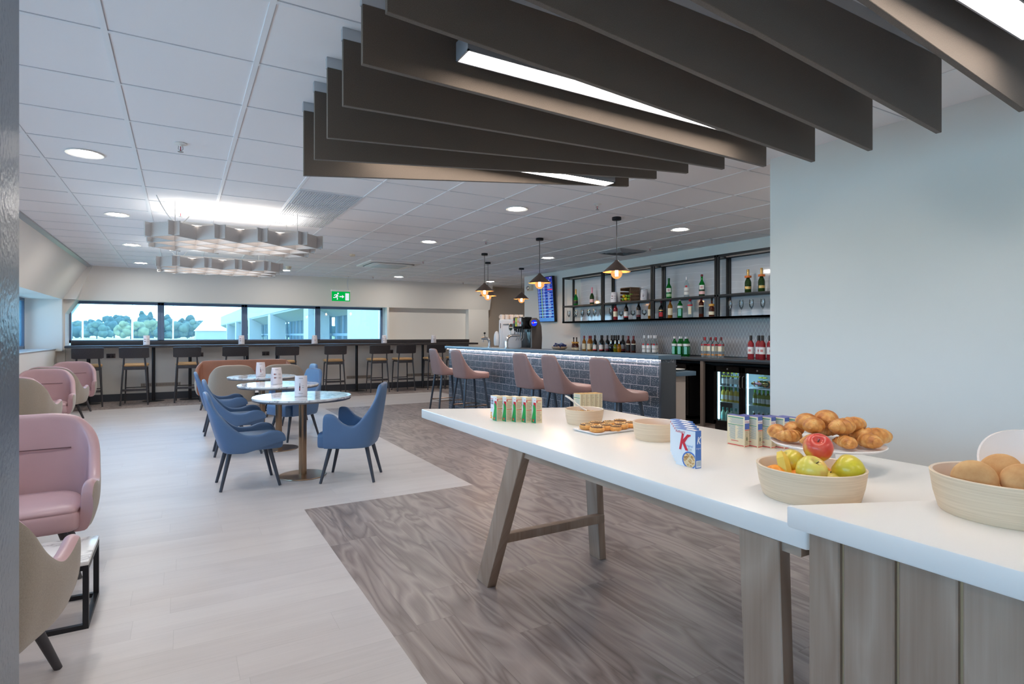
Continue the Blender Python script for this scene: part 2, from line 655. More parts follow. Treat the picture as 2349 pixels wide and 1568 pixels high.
# baseboards
b = MB()
b.box(-1.88, 7.16, 13.575, 13.6, 0, 0.14)
struct(b.build('baseboard_far', M_darkgrey))
b = MB()
b.box(-2.0, -1.985, 3.0, 13.5, 0, 0.10)
struct(b.build('baseboard_left', M_darkgrey))
b = MB()
b.box(3.805, 3.82, YB, 2.73, 0, 0.10); b.box(3.82, 4.02, 2.73, 2.745, 0, 0.1)
struct(b.build('baseboard_right', M_darkgrey))

# windows: frame (structure) with glass pane
M_pane = clear_glass('window_glass', (242, 252, 255), 0.045, haze=(170, 228, 255), hz=0.05)
def window_y(n, x0, x1, z0, z1, y, fw=0.055):
    b = MB()
    b.box(x0, x0 + fw, y - 0.03, y + 0.05, z0, z1, 0.004); b.box(x1 - fw, x1, y - 0.03, y + 0.05, z0, z1, 0.004)
    b.box(x0, x1, y - 0.03, y + 0.05, z1 - fw, z1, 0.004); b.box(x0, x1, y - 0.03, y + 0.05, z0, z0 + fw, 0.004)
    f = struct(b.build('window_%d' % n, M_frame))
    b = MB()
    b.box(x0 + fw, x1 - fw, y, y + 0.006, z0 + fw, z1 - fw)
    struct(b.build('glass_pane', M_pane, f, flat=True))
edges = [-1.91, -0.357, 1.228, 2.80, 4.37]
for i in range(4):
    window_y(i + 1, edges[i], edges[i + 1], 1.14, 1.975, 14.0, 0.06)
def window_x(n, y0, y1, z0, z1, x, fw=0.055):
    b = MB()
    b.box(x - 0.05, x + 0.03, y0, y0 + fw, z0, z1, 0.004); b.box(x - 0.05, x + 0.03, y1 - fw, y1, z0, z1, 0.004)
    b.box(x - 0.05, x + 0.03, y0, y1, z1 - fw, z1, 0.004); b.box(x - 0.05, x + 0.03, y0, y1, z0, z0 + fw, 0.004)
    f = struct(b.build('window_%d' % n, M_frame))
    b = MB()
    b.box(x - 0.006, x, y0 + fw, y1 - fw, z0 + fw, z1 - fw)
    struct(b.build('glass_pane', M_pane, f, flat=True))
for i in range(10):
    y1 = 13.30 - 1.62 * i
    window_x(i + 5, y1 - 1.62, y1, 1.05, 1.965, -2.46)

# ------------------------------------------------------------------ outside
k = NT('mown_grass', 0.9, 0.1)
c = k.ramp(k.noise(k.tc.outputs['Object'], 0.02, 4), [(0.3, (160, 154, 92)), (0.7, (176, 166, 104))])
k.l(c, k.b.inputs['Base Color'])
b = MB(); b.box(-1500, 1500, 16, 2500, -3.6, -3.0)
tag(b.build('airfield_grass', k.m, flat=True), 'wide mown grass airfield outside the windows', 'grass', kind='stuff')
M_leafs = [mat('tree_leaves_%s' % a, c, 0.9, spec=0.1, noise=(0.35, 0.35)) for a, c in (('deep', (66, 76, 68)), ('mid', (80, 87, 70)), ('light', (108, 106, 72)))]
M_bark = mat('tree_bark', (92, 80, 70), 0.9)
def tree(X, Y, h, wd, mi, label, conif=False):
    t = thing('tree', label, 'tree', (X, Y, -3.0), 0, 'trees along the airfield edge')
    b = MB()
    b.cyl((0, 0, 0), (0, 0, h * 0.45), h * 0.03, h * 0.02, 8)
    b.build('trunk', M_bark, t)
    b = MB()
    rnd = random.Random(int(X * 7))
    nb = 26 if not conif else 14
    for q in range(nb):
        if conif:
            zz = h * (0.2 + 0.75 * q / nb); rr = wd * 0.36 * (1.05 - q / nb) + wd * 0.07
            px = rnd.uniform(-.16, .16) * wd * (1.1 - q / nb); py = rnd.uniform(-.1, .1) * wd
        else:
            px = rnd.uniform(-.44, .44) * wd; py = rnd.uniform(-.3, .3) * wd; rr = wd * rnd.uniform(0.09, 0.19)
            zz = h * rnd.uniform(0.22, 0.96 - .55 * (px / wd) ** 2 * 4)
            zz = max(rr * 1.25, min(zz, h - rr * 0.9))
        r_ = bmesh.ops.create_icosphere(b.bm, subdivisions=2, radius=rr, matrix=Matrix.Translation((px, py, zz)))
        for v in r_['verts']:
            v.co += Vector((rnd.uniform(-1, 1), rnd.uniform(-1, 1), rnd.uniform(-1, 1))) * rr * 0.16
    b.build('crown', M_leafs[mi], t, angle=80)
TR = [(-101.5, 706.3, 17, 30, 0, 0), (-91.8, 700.7, 16, 26, 1, 0), (-90.5, 746.2, 18, 26, 0, 0), (-84.7, 754.4, 20, 26, 0, 0), (-71.1, 688.7, 17, 24, 1, 0), (-71.4, 758.2, 24, 26, 0, 0), (-62.4, 753.0, 25, 24, 0, 0), (-54.6, 748.5, 24, 26, 0, 0), (-39.3, 624.0, 16, 26, 2, 0), (-35.0, 714.0, 30, 20, 0, 1), (-27.5, 709.6, 29, 18, 0, 1), (-22.3, 637.2, 17, 24, 2, 0), (-12.0, 700.7, 26, 20, 0, 1), (-7.7, 605.7, 17, 24, 1, 0), (-1.0, 694.2, 22, 24, 0, 0), (7.1, 701.1, 24, 30, 0, 0), (12.4, 640.2, 19, 24, 1, 0), (22.8, 703.6, 19, 26, 0, 0), (25.7, 632.5, 15, 20, 1, 0), (4.9, 552.1, 12, 22, 2, 0), (37.1, 695.3, 18, 30, 0, 0), (95.3, 684.6, 22, 30, 0, 0), (97.3, 637.2, 20, 26, 0, 0), (116.5, 672.4, 18, 30, 1, 0), (142.7, 657.2, 18, 26, 0, 0), (152.4, 651.5, 20, 26, 1, 0), (-142.1, 729.9, 17, 40, 0, 0), (-131.0, 723.5, 15, 30, 1, 0)]
TL = {0: 'dark green broad tree beyond the airfield', 1: 'mid green rounded tree beyond the airfield', 2: 'pale green low tree standing in front of the darker ones', 3: 'tall pointed dark conifer beyond the airfield'}
for n_, (x_, y_, h_, w_, m_, cf) in enumerate(TR):
    f_ = 1 + (n_ % 4) * 0.06
    tree(x_ * f_, y_ * f_, h_ * f_, w_, m_, TL[3 if cf else m_], cf)

# terminal wing seen through the right-hand panes
M_clad = mat('white_profiled_cladding', (128, 126, 120), 0.6, noise=(1.0, 0.08, (1, 14, 0.02)))
M_mull = mat('pale_blue_mullion', (84, 96, 108), 0.6)
tw = thing('terminal_wing', 'white clad terminal wing with glazed bays outside the far windows', 'building', (5.0, 20, -3.0))
def loc_b(fn, name, m, **kw):
    b = MB(); fn(b); return b.build(name, m, tw, **kw)
loc_b(lambda b: (b.box(0, 6, 0.0, 72, 5.64, 6.8), b.box(0, 8, -5.5, 0.0, 0, 7.5)), 'cladding', M_clad)
loc_b(lambda b: b.prism([(0, 5.66), (0.9, 5.2), (0.9, 5.1), (0, 5.55)], 0, 72, 'y'), 'canopy', mat('canopy_grey', (100, 102, 104), 0.7))
for yy in (6.2, 18.5, 31, 44, 57):
    loc_b(lambda b: b.prism([(-0.15, 5.6), (0.75, 5.2), (0.75, 0), (-0.15, 0)], yy, yy + 1.1, 'y'), 'column', M_clad)
def mulls(b):
    for q in range(60):
        y_ = 0.8 + q * 1.25
        b.box(0.95, 1.05, y_, y_ + 0.07, 0, 5.2)
    b.box(0.93, 1.03, 0, 72, 4.25, 4.36)
loc_b(mulls, 'mullions', M_mull)
loc_b(lambda b: b.box(1.0, 1.02, 0, 72, 0, 5.2), 'glazing', clear_glass('wing_glass', (232, 246, 250), 0.06))
hs = thing('gabled_annex', 'small pale annex with a sloping roof beside the terminal wing', 'building', (5.6, 108, -3))
MB().box(-3.4, 2, 0, 8, 0, 4.9).build('wall', M_clad, hs)
MB().prism([(-3.6, 4.9), (-1.2, 7.8), (2, 7.8), (2, 4.9)], -0.2, 8.2, 'y').build('roof', mat('pale_roof', (212, 216, 218), 0.6), hs)
hh = thing('red_roofed_house', 'distant white house with a red roof by the trees', 'house', (-26 + 60, 470, -3))
MB().box(-8, 8, 0, 8, 0, 5).build('wall', M_whitepl, hh)
MB().prism([(-9, 5), (-6, 9), (6, 9), (9, 5)], -1, 9, 'y').build('roof', mat('red_tiles', (168, 96, 84), 0.8), hh)
for n_, (x_, y_) in enumerate(((-8.9, 74.5), (-3.8, 62.3), (-0.8, 81.4))):
    b = MB(); b.cyl((0, 0, 0), (0, 0, 12), 0.10, 0.06, 10)
    o = b.build('lamp_post', mat('galvanised_pole', (214, 222, 228), 0.5), loc=(x_, y_, -3))
    tag(o, ['slim pale lamp post, leftmost outside the first pane', 'slim pale lamp post nearest the first mullion', 'thin pale lamp post outside the second pane'][n_], 'lamp post', 'lamp posts on the apron')
# ------------------------------------------------------------------ felt ceiling baffles
DL = [.415, .403, .381, .332, .277, .226, .190, .172, .165, .165, .172, .190]
DR = [.165, .177, .209, .256, .315, .365, .387, .390, .392, .390, .380, .360]
NTH = ['farthest', 'second farthest', 'third farthest', 'fourth farthest', 'fifth farthest', 'sixth farthest', 'seventh farthest', 'fourth nearest', 'third nearest']
for q in range(12):
    y = 3.38 - 0.3 * q
    if q < 9:
        lb = 'dark grey felt ceiling baffle, %s of the row above the buffet' % NTH[q]
    else:
        lb = 'dark grey felt ceiling baffle overhead, %s beyond the nearest linear light' % ['first', 'second', 'third'][q - 9]
    t = thing('ceiling_baffle', lb, 'baffle', (0.6, y, CEIL), 0, 'felt baffles above the buffet')
    b = MB()
    b.hexa([(0, -0.012, -DL[q]), (2.4, -0.012, -DR[q]), (2.4, 0.012, -DR[q]), (0, 0.012, -DL[q]),
            (0, -0.012, -0.045), (2.4, -0.012, -0.045), (2.4, 0.012, -0.045), (0, 0.012, -0.045)], 0.0015, 1)
    b.build('felt_panel', M_felt_dark, t, flat=True)
    b = MB(); b.box(-0.004, 2.404, -0.015, 0.015, -0.05, 0.0, 0.002)
    b.build('mounting_rail', mat('anodised_rail', (182, 184, 188), 0.4, 0.4), t)
M_lin = emis('linear_diffuser', (255, 245, 234), 22.0)
for n_, y in enumerate((3.23, 2.03, 0.83)):
    t = thing('linear_light', ['slim linear ceiling light between the two farthest felt baffles', 'slim linear ceiling light shining between the middle felt baffles', 'slim linear ceiling light between the nearest felt baffles'][n_], 'ceiling light', (0.95, y, 2.40), 0, 'linear lights between the baffles')
    b = MB()
    b.box(0, 1.75, -0.055, 0.055, 0.004, 0.075, 0.003)
    b.box(0.0, 0.008, -0.055, 0.055, -0.002, 0.004); b.box(1.742, 1.75, -0.055, 0.055, -0.002, 0.004)
    b.box(0.0, 1.75, -0.055, -0.049, -0.002, 0.004); b.box(0, 1.75, 0.049, 0.055, -0.002, 0.004)
    b.build('housing', mat('light_housing_grey', (150, 152, 158), 0.4, 0.3), t)
    b = MB(); b.box(0.008, 1.742, -0.049, 0.049, 0.0, 0.0038)
    b.build('diffuser', M_lin, t, flat=True)
    for xx in (0.25, 1.5):
        b = MB(); b.cyl((xx, 0, 0.075), (xx, 0, 0.22), 0.003, seg=6); b.build('suspension_rod', M_steel, t)

# ------------------------------------------------------------------ felt lattice lights
D = 0.385
def lattice(x0, y0, label):
    t = thing('lattice_light', label, 'ceiling light', (x0, y0, 2.25), 0, 'felt lattice lights over the tables')
    Wd, Dp, hh = 4 * D, 3 * D, 0.135
    def slat(p, q):
        dx, dy = q[0] - p[0], q[1] - p[1]
        L = math.hypot(dx, dy); dx /= L; dy /= L
        p = (p[0] - dx * 0.07, p[1] - dy * 0.07); q = (q[0] + dx * 0.07, q[1] + dy * 0.07)
        nx, ny = -dy * 0.006, dx * 0.006
        b = MB()
        b.hexa([(p[0] - nx, p[1] - ny, 0), (q[0] - nx, q[1] - ny, 0), (q[0] + nx, q[1] + ny, 0), (p[0] + nx, p[1] + ny, 0),
                (p[0] - nx, p[1] - ny, hh), (q[0] - nx, q[1] - ny, hh), (q[0] + nx, q[1] + ny, hh), (p[0] + nx, p[1] + ny, hh)])
        b.build('felt_slat', M_felt_light, t, flat=True)
    h = D / 2
    for s_ in (1, -1):
        starts = [(h + D * i, 0) for i in range(4)]
        starts += [((0 if s_ > 0 else Wd), h + D * i) for i in range(3)]
        for (sx, sy_) in starts:
            L = min((Wd - sx) if s_ > 0 else sx, Dp - sy_)
            slat((sx, sy_), (sx + s_ * L, sy_ + L))
    b = MB(); b.box(0.16, Wd - 0.16, 0.14, Dp - 0.14, hh + 0.004, hh + 0.03, 0.003)
    b.build('gear_tray', M_whitepl, t)
    b = MB(); b.box(0.18, Wd - 0.18, 0.16, Dp - 0.16, hh + 0.0005, hh + 0.0035)
    b.build('lower_led_panel', emis('lattice_down_led', (255, 244, 236), 5.0), t, flat=True)
    b = MB()
    for i in range(4):
        xx = 0.24 + 0.354 * i
        b.box(xx - 0.06, xx + 0.06, 0.2, Dp - 0.2, hh + 0.031, hh + 0.036)
    b.build('upper_led_panel', emis('lattice_up_led', (255, 248, 238), 8.0), t, flat=True)
    for px, py in ((0.2, 0.2), (Wd - 0.2, 0.2), (0.2, Dp - 0.2), (Wd - 0.2, Dp - 0.2)):
        b = MB(); b.cyl((px, py, hh + 0.02), (px, py, CEIL - 2.25), 0.0025, seg=6); b.build('suspension_wire', M_steel, t)
    b = MB()
    b.tube([(0.05 + 0.27 * f, 0.02 + 0.06 * f, 0.365 - 0.235 * math.sin(f * 2.4) if f > 0 else 0.37) for f in [i / 10 for i in range(11)]], 0.005, 8)
    b.build('power_flex', M_whitepl, t)
lattice(-0.2475, 6.30, 'grey felt lattice light glowing under the ceiling, the nearer larger looking one')
lattice(-0.2475, 9.09, 'grey felt lattice light glowing under the ceiling, the farther smaller looking one')

# ------------------------------------------------------------------ downlights and small ceiling fittings
M_down = emis('downlight_disc', (255, 248, 238), 200.0)
dl0 = thing('downlight', 'round recessed downlight', 'downlight', (0, 0, CEIL), 0, 'recessed downlights')
b = MB(); b.lathe([(0.088, -0.0002), (0.118, -0.004), (0.115, -0.010), (0.092, -0.006), (0.086, 0.003)], 32)
b.build('trim_ring', M_whitepl, dl0)
b = MB(); b.lathe([(0.0, -0.003), (0.088, -0.003)], 32)
b.build('lens', M_down, dl0)
DLS = [(-0.60, 5.12, 'round recessed downlight near the left wall, closest to the camera'), (-0.60, 7.55, 'round recessed downlight left of the nearer lattice light'), (-0.62, 10.0, 'round recessed downlight left of the farther lattice light'), (-0.63, 12.45, 'round recessed downlight in the far left ceiling corner'),
       (3.03, 5.12, 'round recessed downlight just beyond the felt baffles'), (3.03, 7.56, 'round recessed downlight between baffles and ceiling cassette'), (5.38, 5.10, 'round recessed downlight right of the nearest cone pendant'), (5.42, 8.12, 'round recessed downlight above the departures screen'),
       (4.28, 12.5, 'round recessed downlight near the far wall right of the exit sign'), (6.63, 12.5, 'round recessed downlight at the far right by the pendants'), (1.84, 12.4, 'round recessed downlight beside the smoke detector behind the lattice lights')]
for i, (x, y, lb) in enumerate(DLS):
    if i == 0:
        dl0.location = (x, y, CEIL); dl0['label'] = lb
    else:
        dup(dl0, (x, y, CEIL), 0, lb)
# unseen downlights added behind and beside the camera to lift the room's light
for x, y in ((0.6, -1.9), (3.0, -1.9), (4.8, 2.2), (6.0, 2.2), (5.4, 0.0), (-0.6, 2.7)):
    dup(dl0, (x, y, CEIL), 0, 'round recessed downlight added out of view to brighten the room')

sp0 = thing('sprinkler_head', 'white ceiling sprinkler head', 'sprinkler', (0, 0, CEIL), 0, 'sprinkler heads')
b = MB(); b.lathe([(0.0, -0.001), (0.040, -0.002), (0.042, -0.006), (0.022, -0.012), (0.012, -0.014), (0.012, -0.022), (0.0, -0.022)], 20); b.build('escutcheon', M_whitepl, sp0)
b = MB(); b.tube([(0.012, 0, -0.018), (0.014, 0, -0.04), (0.0, 0, -0.055)], 0.0025, 6); b.tube([(-0.012, 0, -0.018), (-0.014, 0, -0.04), (0, 0, -0.055)], 0.0025, 6); b.lathe([(0, -0.056), (0.018, -0.057), (0.018, -0.060), (0, -0.060)], 14)
b.build('deflector', M_steel, sp0)
b = MB(); b.cyl((0, 0, -0.02), (0, 0, -0.052), 0.003, seg=8); b.build('bulb', mat('red_bulb', (190, 40, 60), 0.2), sp0)
SPR = [(0.0, 4.53, 'ceiling sprinkler head between the first downlight and the baffles'), (0.0, 7.03, 'ceiling sprinkler head just above the nearer lattice light'), (3.62, 4.53, 'ceiling sprinkler head beside the baffle ends, left of the big pendant'), (3.66, 7.03, 'ceiling sprinkler head between two cone pendants'),
       (3.70, 9.50, 'ceiling sprinkler head at the right corner of the air cassette'), (3.72, 12.6, 'ceiling sprinkler head near the exit sign'), (6.08, 12.9, 'ceiling sprinkler head against the far wall left of the pendants'), (6.08, 6.36, 'ceiling sprinkler head above the bar shelving')]
for i, (x, y, lb) in enumerate(SPR):
    if i == 0:
        sp0.location = (x, y, CEIL); sp0['label'] = lb
    else:
        dup(sp0, (x, y, CEIL), 0, lb)
M_cream = mat('cream_plastic', (226, 214, 190), 0.5)
for x, y, k_, lb in ((1.80, 11.7, 1, 'cream smoke detector dome behind the farther lattice light'), (2.43, 9.40, 0, 'small cream sounder disc on the ceiling by the air cassette')):
    b = MB()
    if k_:
        b.lathe([(0.055, 0), (0.055, -0.02), (0.042, -0.022), (0.042, -0.03), (0.05, -0.034), (0.038, -0.052), (0, -0.056)], 24)
    else:
        b.lathe([(0.045, 0), (0.045, -0.026), (0.036, -0.032), (0, -0.032)], 24)
    tag(b.build('smoke_detector', M_cream, loc=(x, y, CEIL)), lb, 'detector')
# air cassette
t = thing('air_cassette', 'square ceiling air conditioning cassette with curved black slots', 'air conditioner', (3.34, 10.33, CEIL))
b = MB(); b.prism([(-.47, -.47), (.47, -.47), (.47, .47), (-.47, .47)], -0.03, 0.0, bev=0.008); b.build('fascia', M_whitepl, t)
def rr(wx, wy, r, n=6):
    return [(cx + r * math.cos(a), cy + r * math.sin(a)) for cx, cy, a0 in ((wx - r, wy - r, 0), (-wx + r, wy - r, 90), (-wx + r, -wy + r, 180), (wx - r, -wy + r, 270)) for a in [R(a0 + 90 * i / n) for i in range(n + 1)]]
b = MB(); b.prism(rr(.40, .40, .12), -0.034, -0.028); b.build('slot', M_blackpl, t, angle=20)
b = MB(); b.prism(rr(.375, .375, .11), -0.050, -0.030, bev=0.004); b.build('centre_panel', M_whitepl, t, angle=20)
b = MB(); b.box(-.27, .27, -.27, .27, -0.054, -0.049, 0.002); b.build('intake_grille', mat('pale_grey_plastic', (206, 214, 216), 0.5), t)
# linear grilles in three tiles
for q in range(3):
    y0 = GY0 + 0.6 * (4 + q); x0 = GX0 + 1.2
    t = thing('ceiling_grille', ['slatted ceiling vent grille, nearest of the three in a row', 'slatted ceiling vent grille, middle of the three in a row', 'slatted ceiling vent grille, farthest of three, lit by the lattice light'][q], 'vent', (x0, y0, CEIL), 0, 'slatted ceiling grilles')
    b = MB(); b.box(0.015, 0.585, 0.018, 0.582, -0.004, 0.0); b.build('backing', mat('grille_backing', (190, 194, 200), 0.7), t, flat=True)
    b = MB()
    for i in range(26):
        xx = 0.02 + i * 0.0222
        b.box(xx, xx + 0.010, 0.018, 0.582, -0.012, -0.003)
    b.box(0.013, 0.587, 0.013, 0.022, -0.012, 0); b.box(0.013, 0.587, 0.578, 0.587, -0.012, 0)
    b.build('slats', mat('grille_white', (212, 214, 220), 0.5), t, flat=True)
# four way diffuser over the back bar
t = thing('ceiling_diffuser', 'square four way ceiling diffuser beside the nearest pendant cord', 'vent', (6.015, 6.91, CEIL))
b = MB()
for q in range(4):
    r0 = 0.285 - 0.06 * q
    for a in range(4):
        M = Matrix.Rotation(R(90 * a), 3, 'Z')
        p = [M @ Vector(v) for v in ((-r0, -r0, 0), (r0, -r0, 0), (r0 - 0.045, -r0 + 0.045, -0.03), (-r0 + 0.045, -r0 + 0.045, -0.03))]
        b.face(p)
        b.face([p_ + Vector((0, 0, 0.004)) for p_ in p][::-1])
b.build('cones', mat('diffuser_grey', (158, 160, 166), 0.5), t, flat=True)
b = MB(); b.box(-.29, .29, -.29, .29, -0.006, 0.0); b.build('frame', M_whitepl, t, flat=True)

# ------------------------------------------------------------------ cone pendants
M_cone = mat('dark_bronze_shade', (96, 82, 76), 0.35, 0.5)
M_conein = mat('copper_shade_lining', (240, 190, 150), 0.4, 0.2)
M_bulb = clear_glass('amber_bulb_glass', (255, 224, 190), 0.04)
_t = M_bulb.node_tree
_e = _t.nodes.new('ShaderNodeEmission'); _e.inputs[0].default_value = lin((255, 176, 110)); _e.inputs[1].default_value = 1.6
_m = _t.nodes.new('ShaderNodeMixShader'); _m.inputs[0].default_value = 0.35
_o = [n for n in _t.nodes if n.type == 'OUTPUT_MATERIAL'][0]
_src = _o.inputs[0].links[0].from_socket
_t.links.new(_src, _m.inputs[1]); _t.links.new(_e.outputs[0], _m.inputs[2]); _t.links.new(_m.outputs[0], _o.inputs[0])
M_fil = emis('filament_glow', (255, 206, 150), 420.0)
pn0 = thing('pendant_light', 'dark cone pendant', 'pendant light', (0, 0, 0), 0, 'cone pendants over the bar')
b = MB(); b.lathe([(0, CEIL), (0.05, CEIL), (0.052, CEIL - 0.004), (0.052, CEIL - 0.03), (0.046, CEIL - 0.034), (0, CEIL - 0.034)], 24); b.build('canopy', M_black, pn0)
b = MB(); b.cyl((0, 0, CEIL - 0.03), (0, 0, 2.13), 0.004, seg=8); b.build('flex', M_blackpl, pn0)
b = MB(); b.lathe([(0, 2.142), (0.018, 2.140), (0.022, 2.128), (0.1535, 2.012), (0.1535, 2.008)], 40); b.build('shade', M_cone, pn0)
b = MB(); b.lathe([(0.0, 2.125), (0.018, 2.122), (0.151, 2.0085), (0.1535, 2.008)], 40); b.build('shade_lining', M_conein, pn0)
b = MB(); b.lathe([(0, 2.12), (0.016, 2.12), (0.016, 2.055), (0, 2.055)], 16); b.build('lamp_holder', M_bronze, pn0)
b = MB(); b.lathe([(0.014, 2.056)] + [(0.062 * math.sin(a), 1.992 + 0.062 * math.cos(a)) for a in [0.3 + 2.84 * i / 12 for i in range(13)]], 24)
b.build('bulb', M_bulb, pn0)
b = MB()
for i in range(8):
    a = R(45 * i)
    b.cyl((0.013 * math.cos(a), 0.013 * math.sin(a), 2.03), (0.013 * math.cos(a + .3), 0.013 * math.sin(a + .3), 1.962), 0.0028, seg=6)
b.build('filament', M_fil, pn0)
PN = [(4.22, 4.94, 'dark cone pendant with glowing globe bulb, nearest and largest one over the bar'), (4.23, 6.54, 'dark cone pendant with glowing globe bulb in front of the departures screen'),
      (4.25, 8.21, 'dark cone pendant with glowing bulb, front one of the overlapping pair'), (4.82, 9.18, 'dark cone pendant with glowing bulb, hidden behind the front one of the overlapping pair'), (5.82, 9.66, 'dark cone pendant with glowing bulb just left of the wall with the screen')]
for i, (x, y, lb) in enumerate(PN):
    if i == 0:
        pn0.location = (x, y, 0); pn0['label'] = lb
    else:
        dup(pn0, (x, y, 0), 0, lb)

# ------------------------------------------------------------------ exit sign
t = thing('exit_sign', 'green lit running man exit sign hanging near the far windows', 'sign', (2.885, 12.9, 2.05))
b = MB(); b.box(-0.012, 0.412, -0.02, 0.03, 0.212, 0.25, 0.004); b.build('housing', M_whitepl, t)
M_sg = emis('exit_green', (0, 176, 72), 1.0); M_sw = emis('exit_white', (228, 238, 250), 1.0)
b = MB(); b.box(0, 0.40, -0.004, 0.004, 0, 0.212, 0.003); b.build('panel', M_sg, t)
b = MB()
b.box(0.295, 0.378, -0.0065, -0.0045, 0.018, 0.178)
b.prism([(0.165, 0.088), (0.165, 0.112), (0.225, 0.112), (0.225, 0.138), (0.272, 0.100), (0.225, 0.062), (0.225, 0.088)], -0.0065, -0.0045, 'y')
b.cyl((0.135, -0.0065, 0.168), (0.135, -0.0045, 0.168), 0.0185, seg=20)
for a, c_, ww in (((0.125, 0.142), (0.092, 0.092), 0.034), ((0.118, 0.142), (0.070, 0.140), 0.016), ((0.070, 0.142), (0.052, 0.116), 0.016), ((0.122, 0.125), (0.140, 0.095), 0.015),
                  ((0.100, 0.100), (0.072, 0.080), 0.022), ((0.078, 0.076), (0.030, 0.076), 0.018), ((0.095, 0.100), (0.122, 0.066), 0.022), ((0.122, 0.072), (0.118, 0.028), 0.020)):
    dx, dz = c_[0] - a[0], c_[1] - a[1]; L = math.hypot(dx, dz); nx, nzz = -dz / L * ww / 2, dx / L * ww / 2
    b.prism([(a[0] - nx, a[1] - nzz), (c_[0] - nx, c_[1] - nzz), (c_[0] + nx, c_[1] + nzz), (a[0] + nx, a[1] + nzz)], -0.0065, -0.0045, 'y')
b.build('pictogram', M_sw, t, flat=True)
b = MB(); b.cyl((0.05, 0.005, 0.25), (0.05, 0.005, CEIL - 2.05), 0.0012, seg=6); b.cyl((0.36, 0.005, 0.25), (0.36, 0.005, CEIL - 2.05), 0.0012, seg=6)
b.tube([(0.375, 0.01, 0.25), (0.35, 0.01, 0.33), (0.342, 0.01, 0.42), (0.36, 0.01, 0.52), (0.372, 0.01, CEIL - 2.05)], 0.005, 8)
b.build('suspension_cable', mat('white_flex', (206, 208, 214), 0.5), t)
b = MB(); b.box(0.0, 0.42, -0.03, 0.04, CEIL - 2.05 - 0.012, CEIL - 2.05, 0.003); b.build('ceiling_plate', M_whitepl, t)
# ------------------------------------------------------------------ buffet table
ZT = 0.823
XA, XB = 1.362, 2.392
def yend_far(x): return 3.53 - 0.478 * (x - XA)
t = thing('buffet_table', 'long white topped buffet table on limed oak splayed legs', 'table', (0, 0, 0))
b = MB()
b.prism([(XA, 0.872), (XB, 0.40), (XB, yend_far(XB)), (XA, yend_far(XA))], ZT - 0.058, ZT, bev=0.006)
b.build('tabletop', M_white, t, angle=30)
b = MB()
b.box(1.385, 1.425, 0.9, 2.42, 0.735, 0.765); b.box(2.30, 2.34, 0.8, 2.6, 0.71, 0.765)
b.build('apron', M_oak_y, t)
def leg(p):
    b = MB(); b.hexa(p, 0.003, 1); b.build('leg', M_oak, t)
# far pair: front one raked along the table, rear one upright
leg([(1.372, 2.618, 0), (1.420, 2.612, 0), (1.420, 2.738, 0), (1.372, 2.744, 0), (1.372, 2.262, 0.765), (1.420, 2.262, 0.765), (1.420, 2.385, 0.765), (1.372, 2.388, 0.765)])
leg([(2.105, 2.61, 0), (2.152, 2.61, 0), (2.152, 2.71, 0), (2.105, 2.71, 0), (2.06, 2.61, 0.765), (2.107, 2.61, 0.765), (2.107, 2.72, 0.765), (2.06, 2.72, 0.765)])
leg([(1.372, 0.93, 0), (1.420, 0.93, 0), (1.420, 1.05, 0), (1.372, 1.05, 0), (1.372, 0.955, 0.765), (1.420, 0.955, 0.765), (1.420, 1.082, 0.765), (1.372, 1.082, 0.765)])
leg([(2.105, 0.83, 0), (2.152, 0.83, 0), (2.152, 0.93, 0), (2.105, 0.93, 0), (2.06, 0.86, 0.765), (2.107, 0.86, 0.765), (2.107, 0.97, 0.765), (2.06, 0.97, 0.765)])
b = MB(); b.box(1.40, 2.11, 2.575, 2.62, 0.228, 0.273, 0.002); b.build('stretcher', M_oak, t)
b = MB(); b.box(1.40, 2.11, 0.90, 0.945, 0.228, 0.273, 0.002); b.build('stretcher', M_oak, t)

# nearer counter, a little higher
ZC = 0.881
XC = 1.32
t = thing('servery_counter', 'white topped servery counter clad in vertical oak boards, in the right foreground', 'counter', (0, 0, 0))
b = MB()
def yend_c(x): return 0.899 - 0.44 * (x - XC)
b.prism([(XC, -1.2), (XB, -1.2), (XB, yend_c(XB)), (XC, yend_c(XC))], ZC - 0.0565, ZC, bev=0.007)
b.build('worktop', M_white, t, angle=30)
ys = [0.859, 0.774, 0.6545, 0.537, 0.419, 0.301, 0.183, 0.065, -0.053, -0.171, -0.289, -0.407]
for i in range(len(ys) - 1):
    b = MB(); b.box(1.345, 1.365, ys[i + 1] + 0.0045, ys[i] - 0.0045, 0.0, ZC - 0.0565, 0.003, 1)
    b.build('board', M_oak, t)
b = MB(); b.box(1.358, 1.40, -0.41, 0.855, 0, ZC - 0.0565)
b.build('groove_backing', mat('groove_oak', (196, 166, 128), 0.6), t)
b = MB(); b.prism([(1.40, -0.41), (2.30, -0.41), (2.30, 0.38), (1.40, 0.80)], 0, ZC - 0.0565); b.build('carcass', M_oak, t)

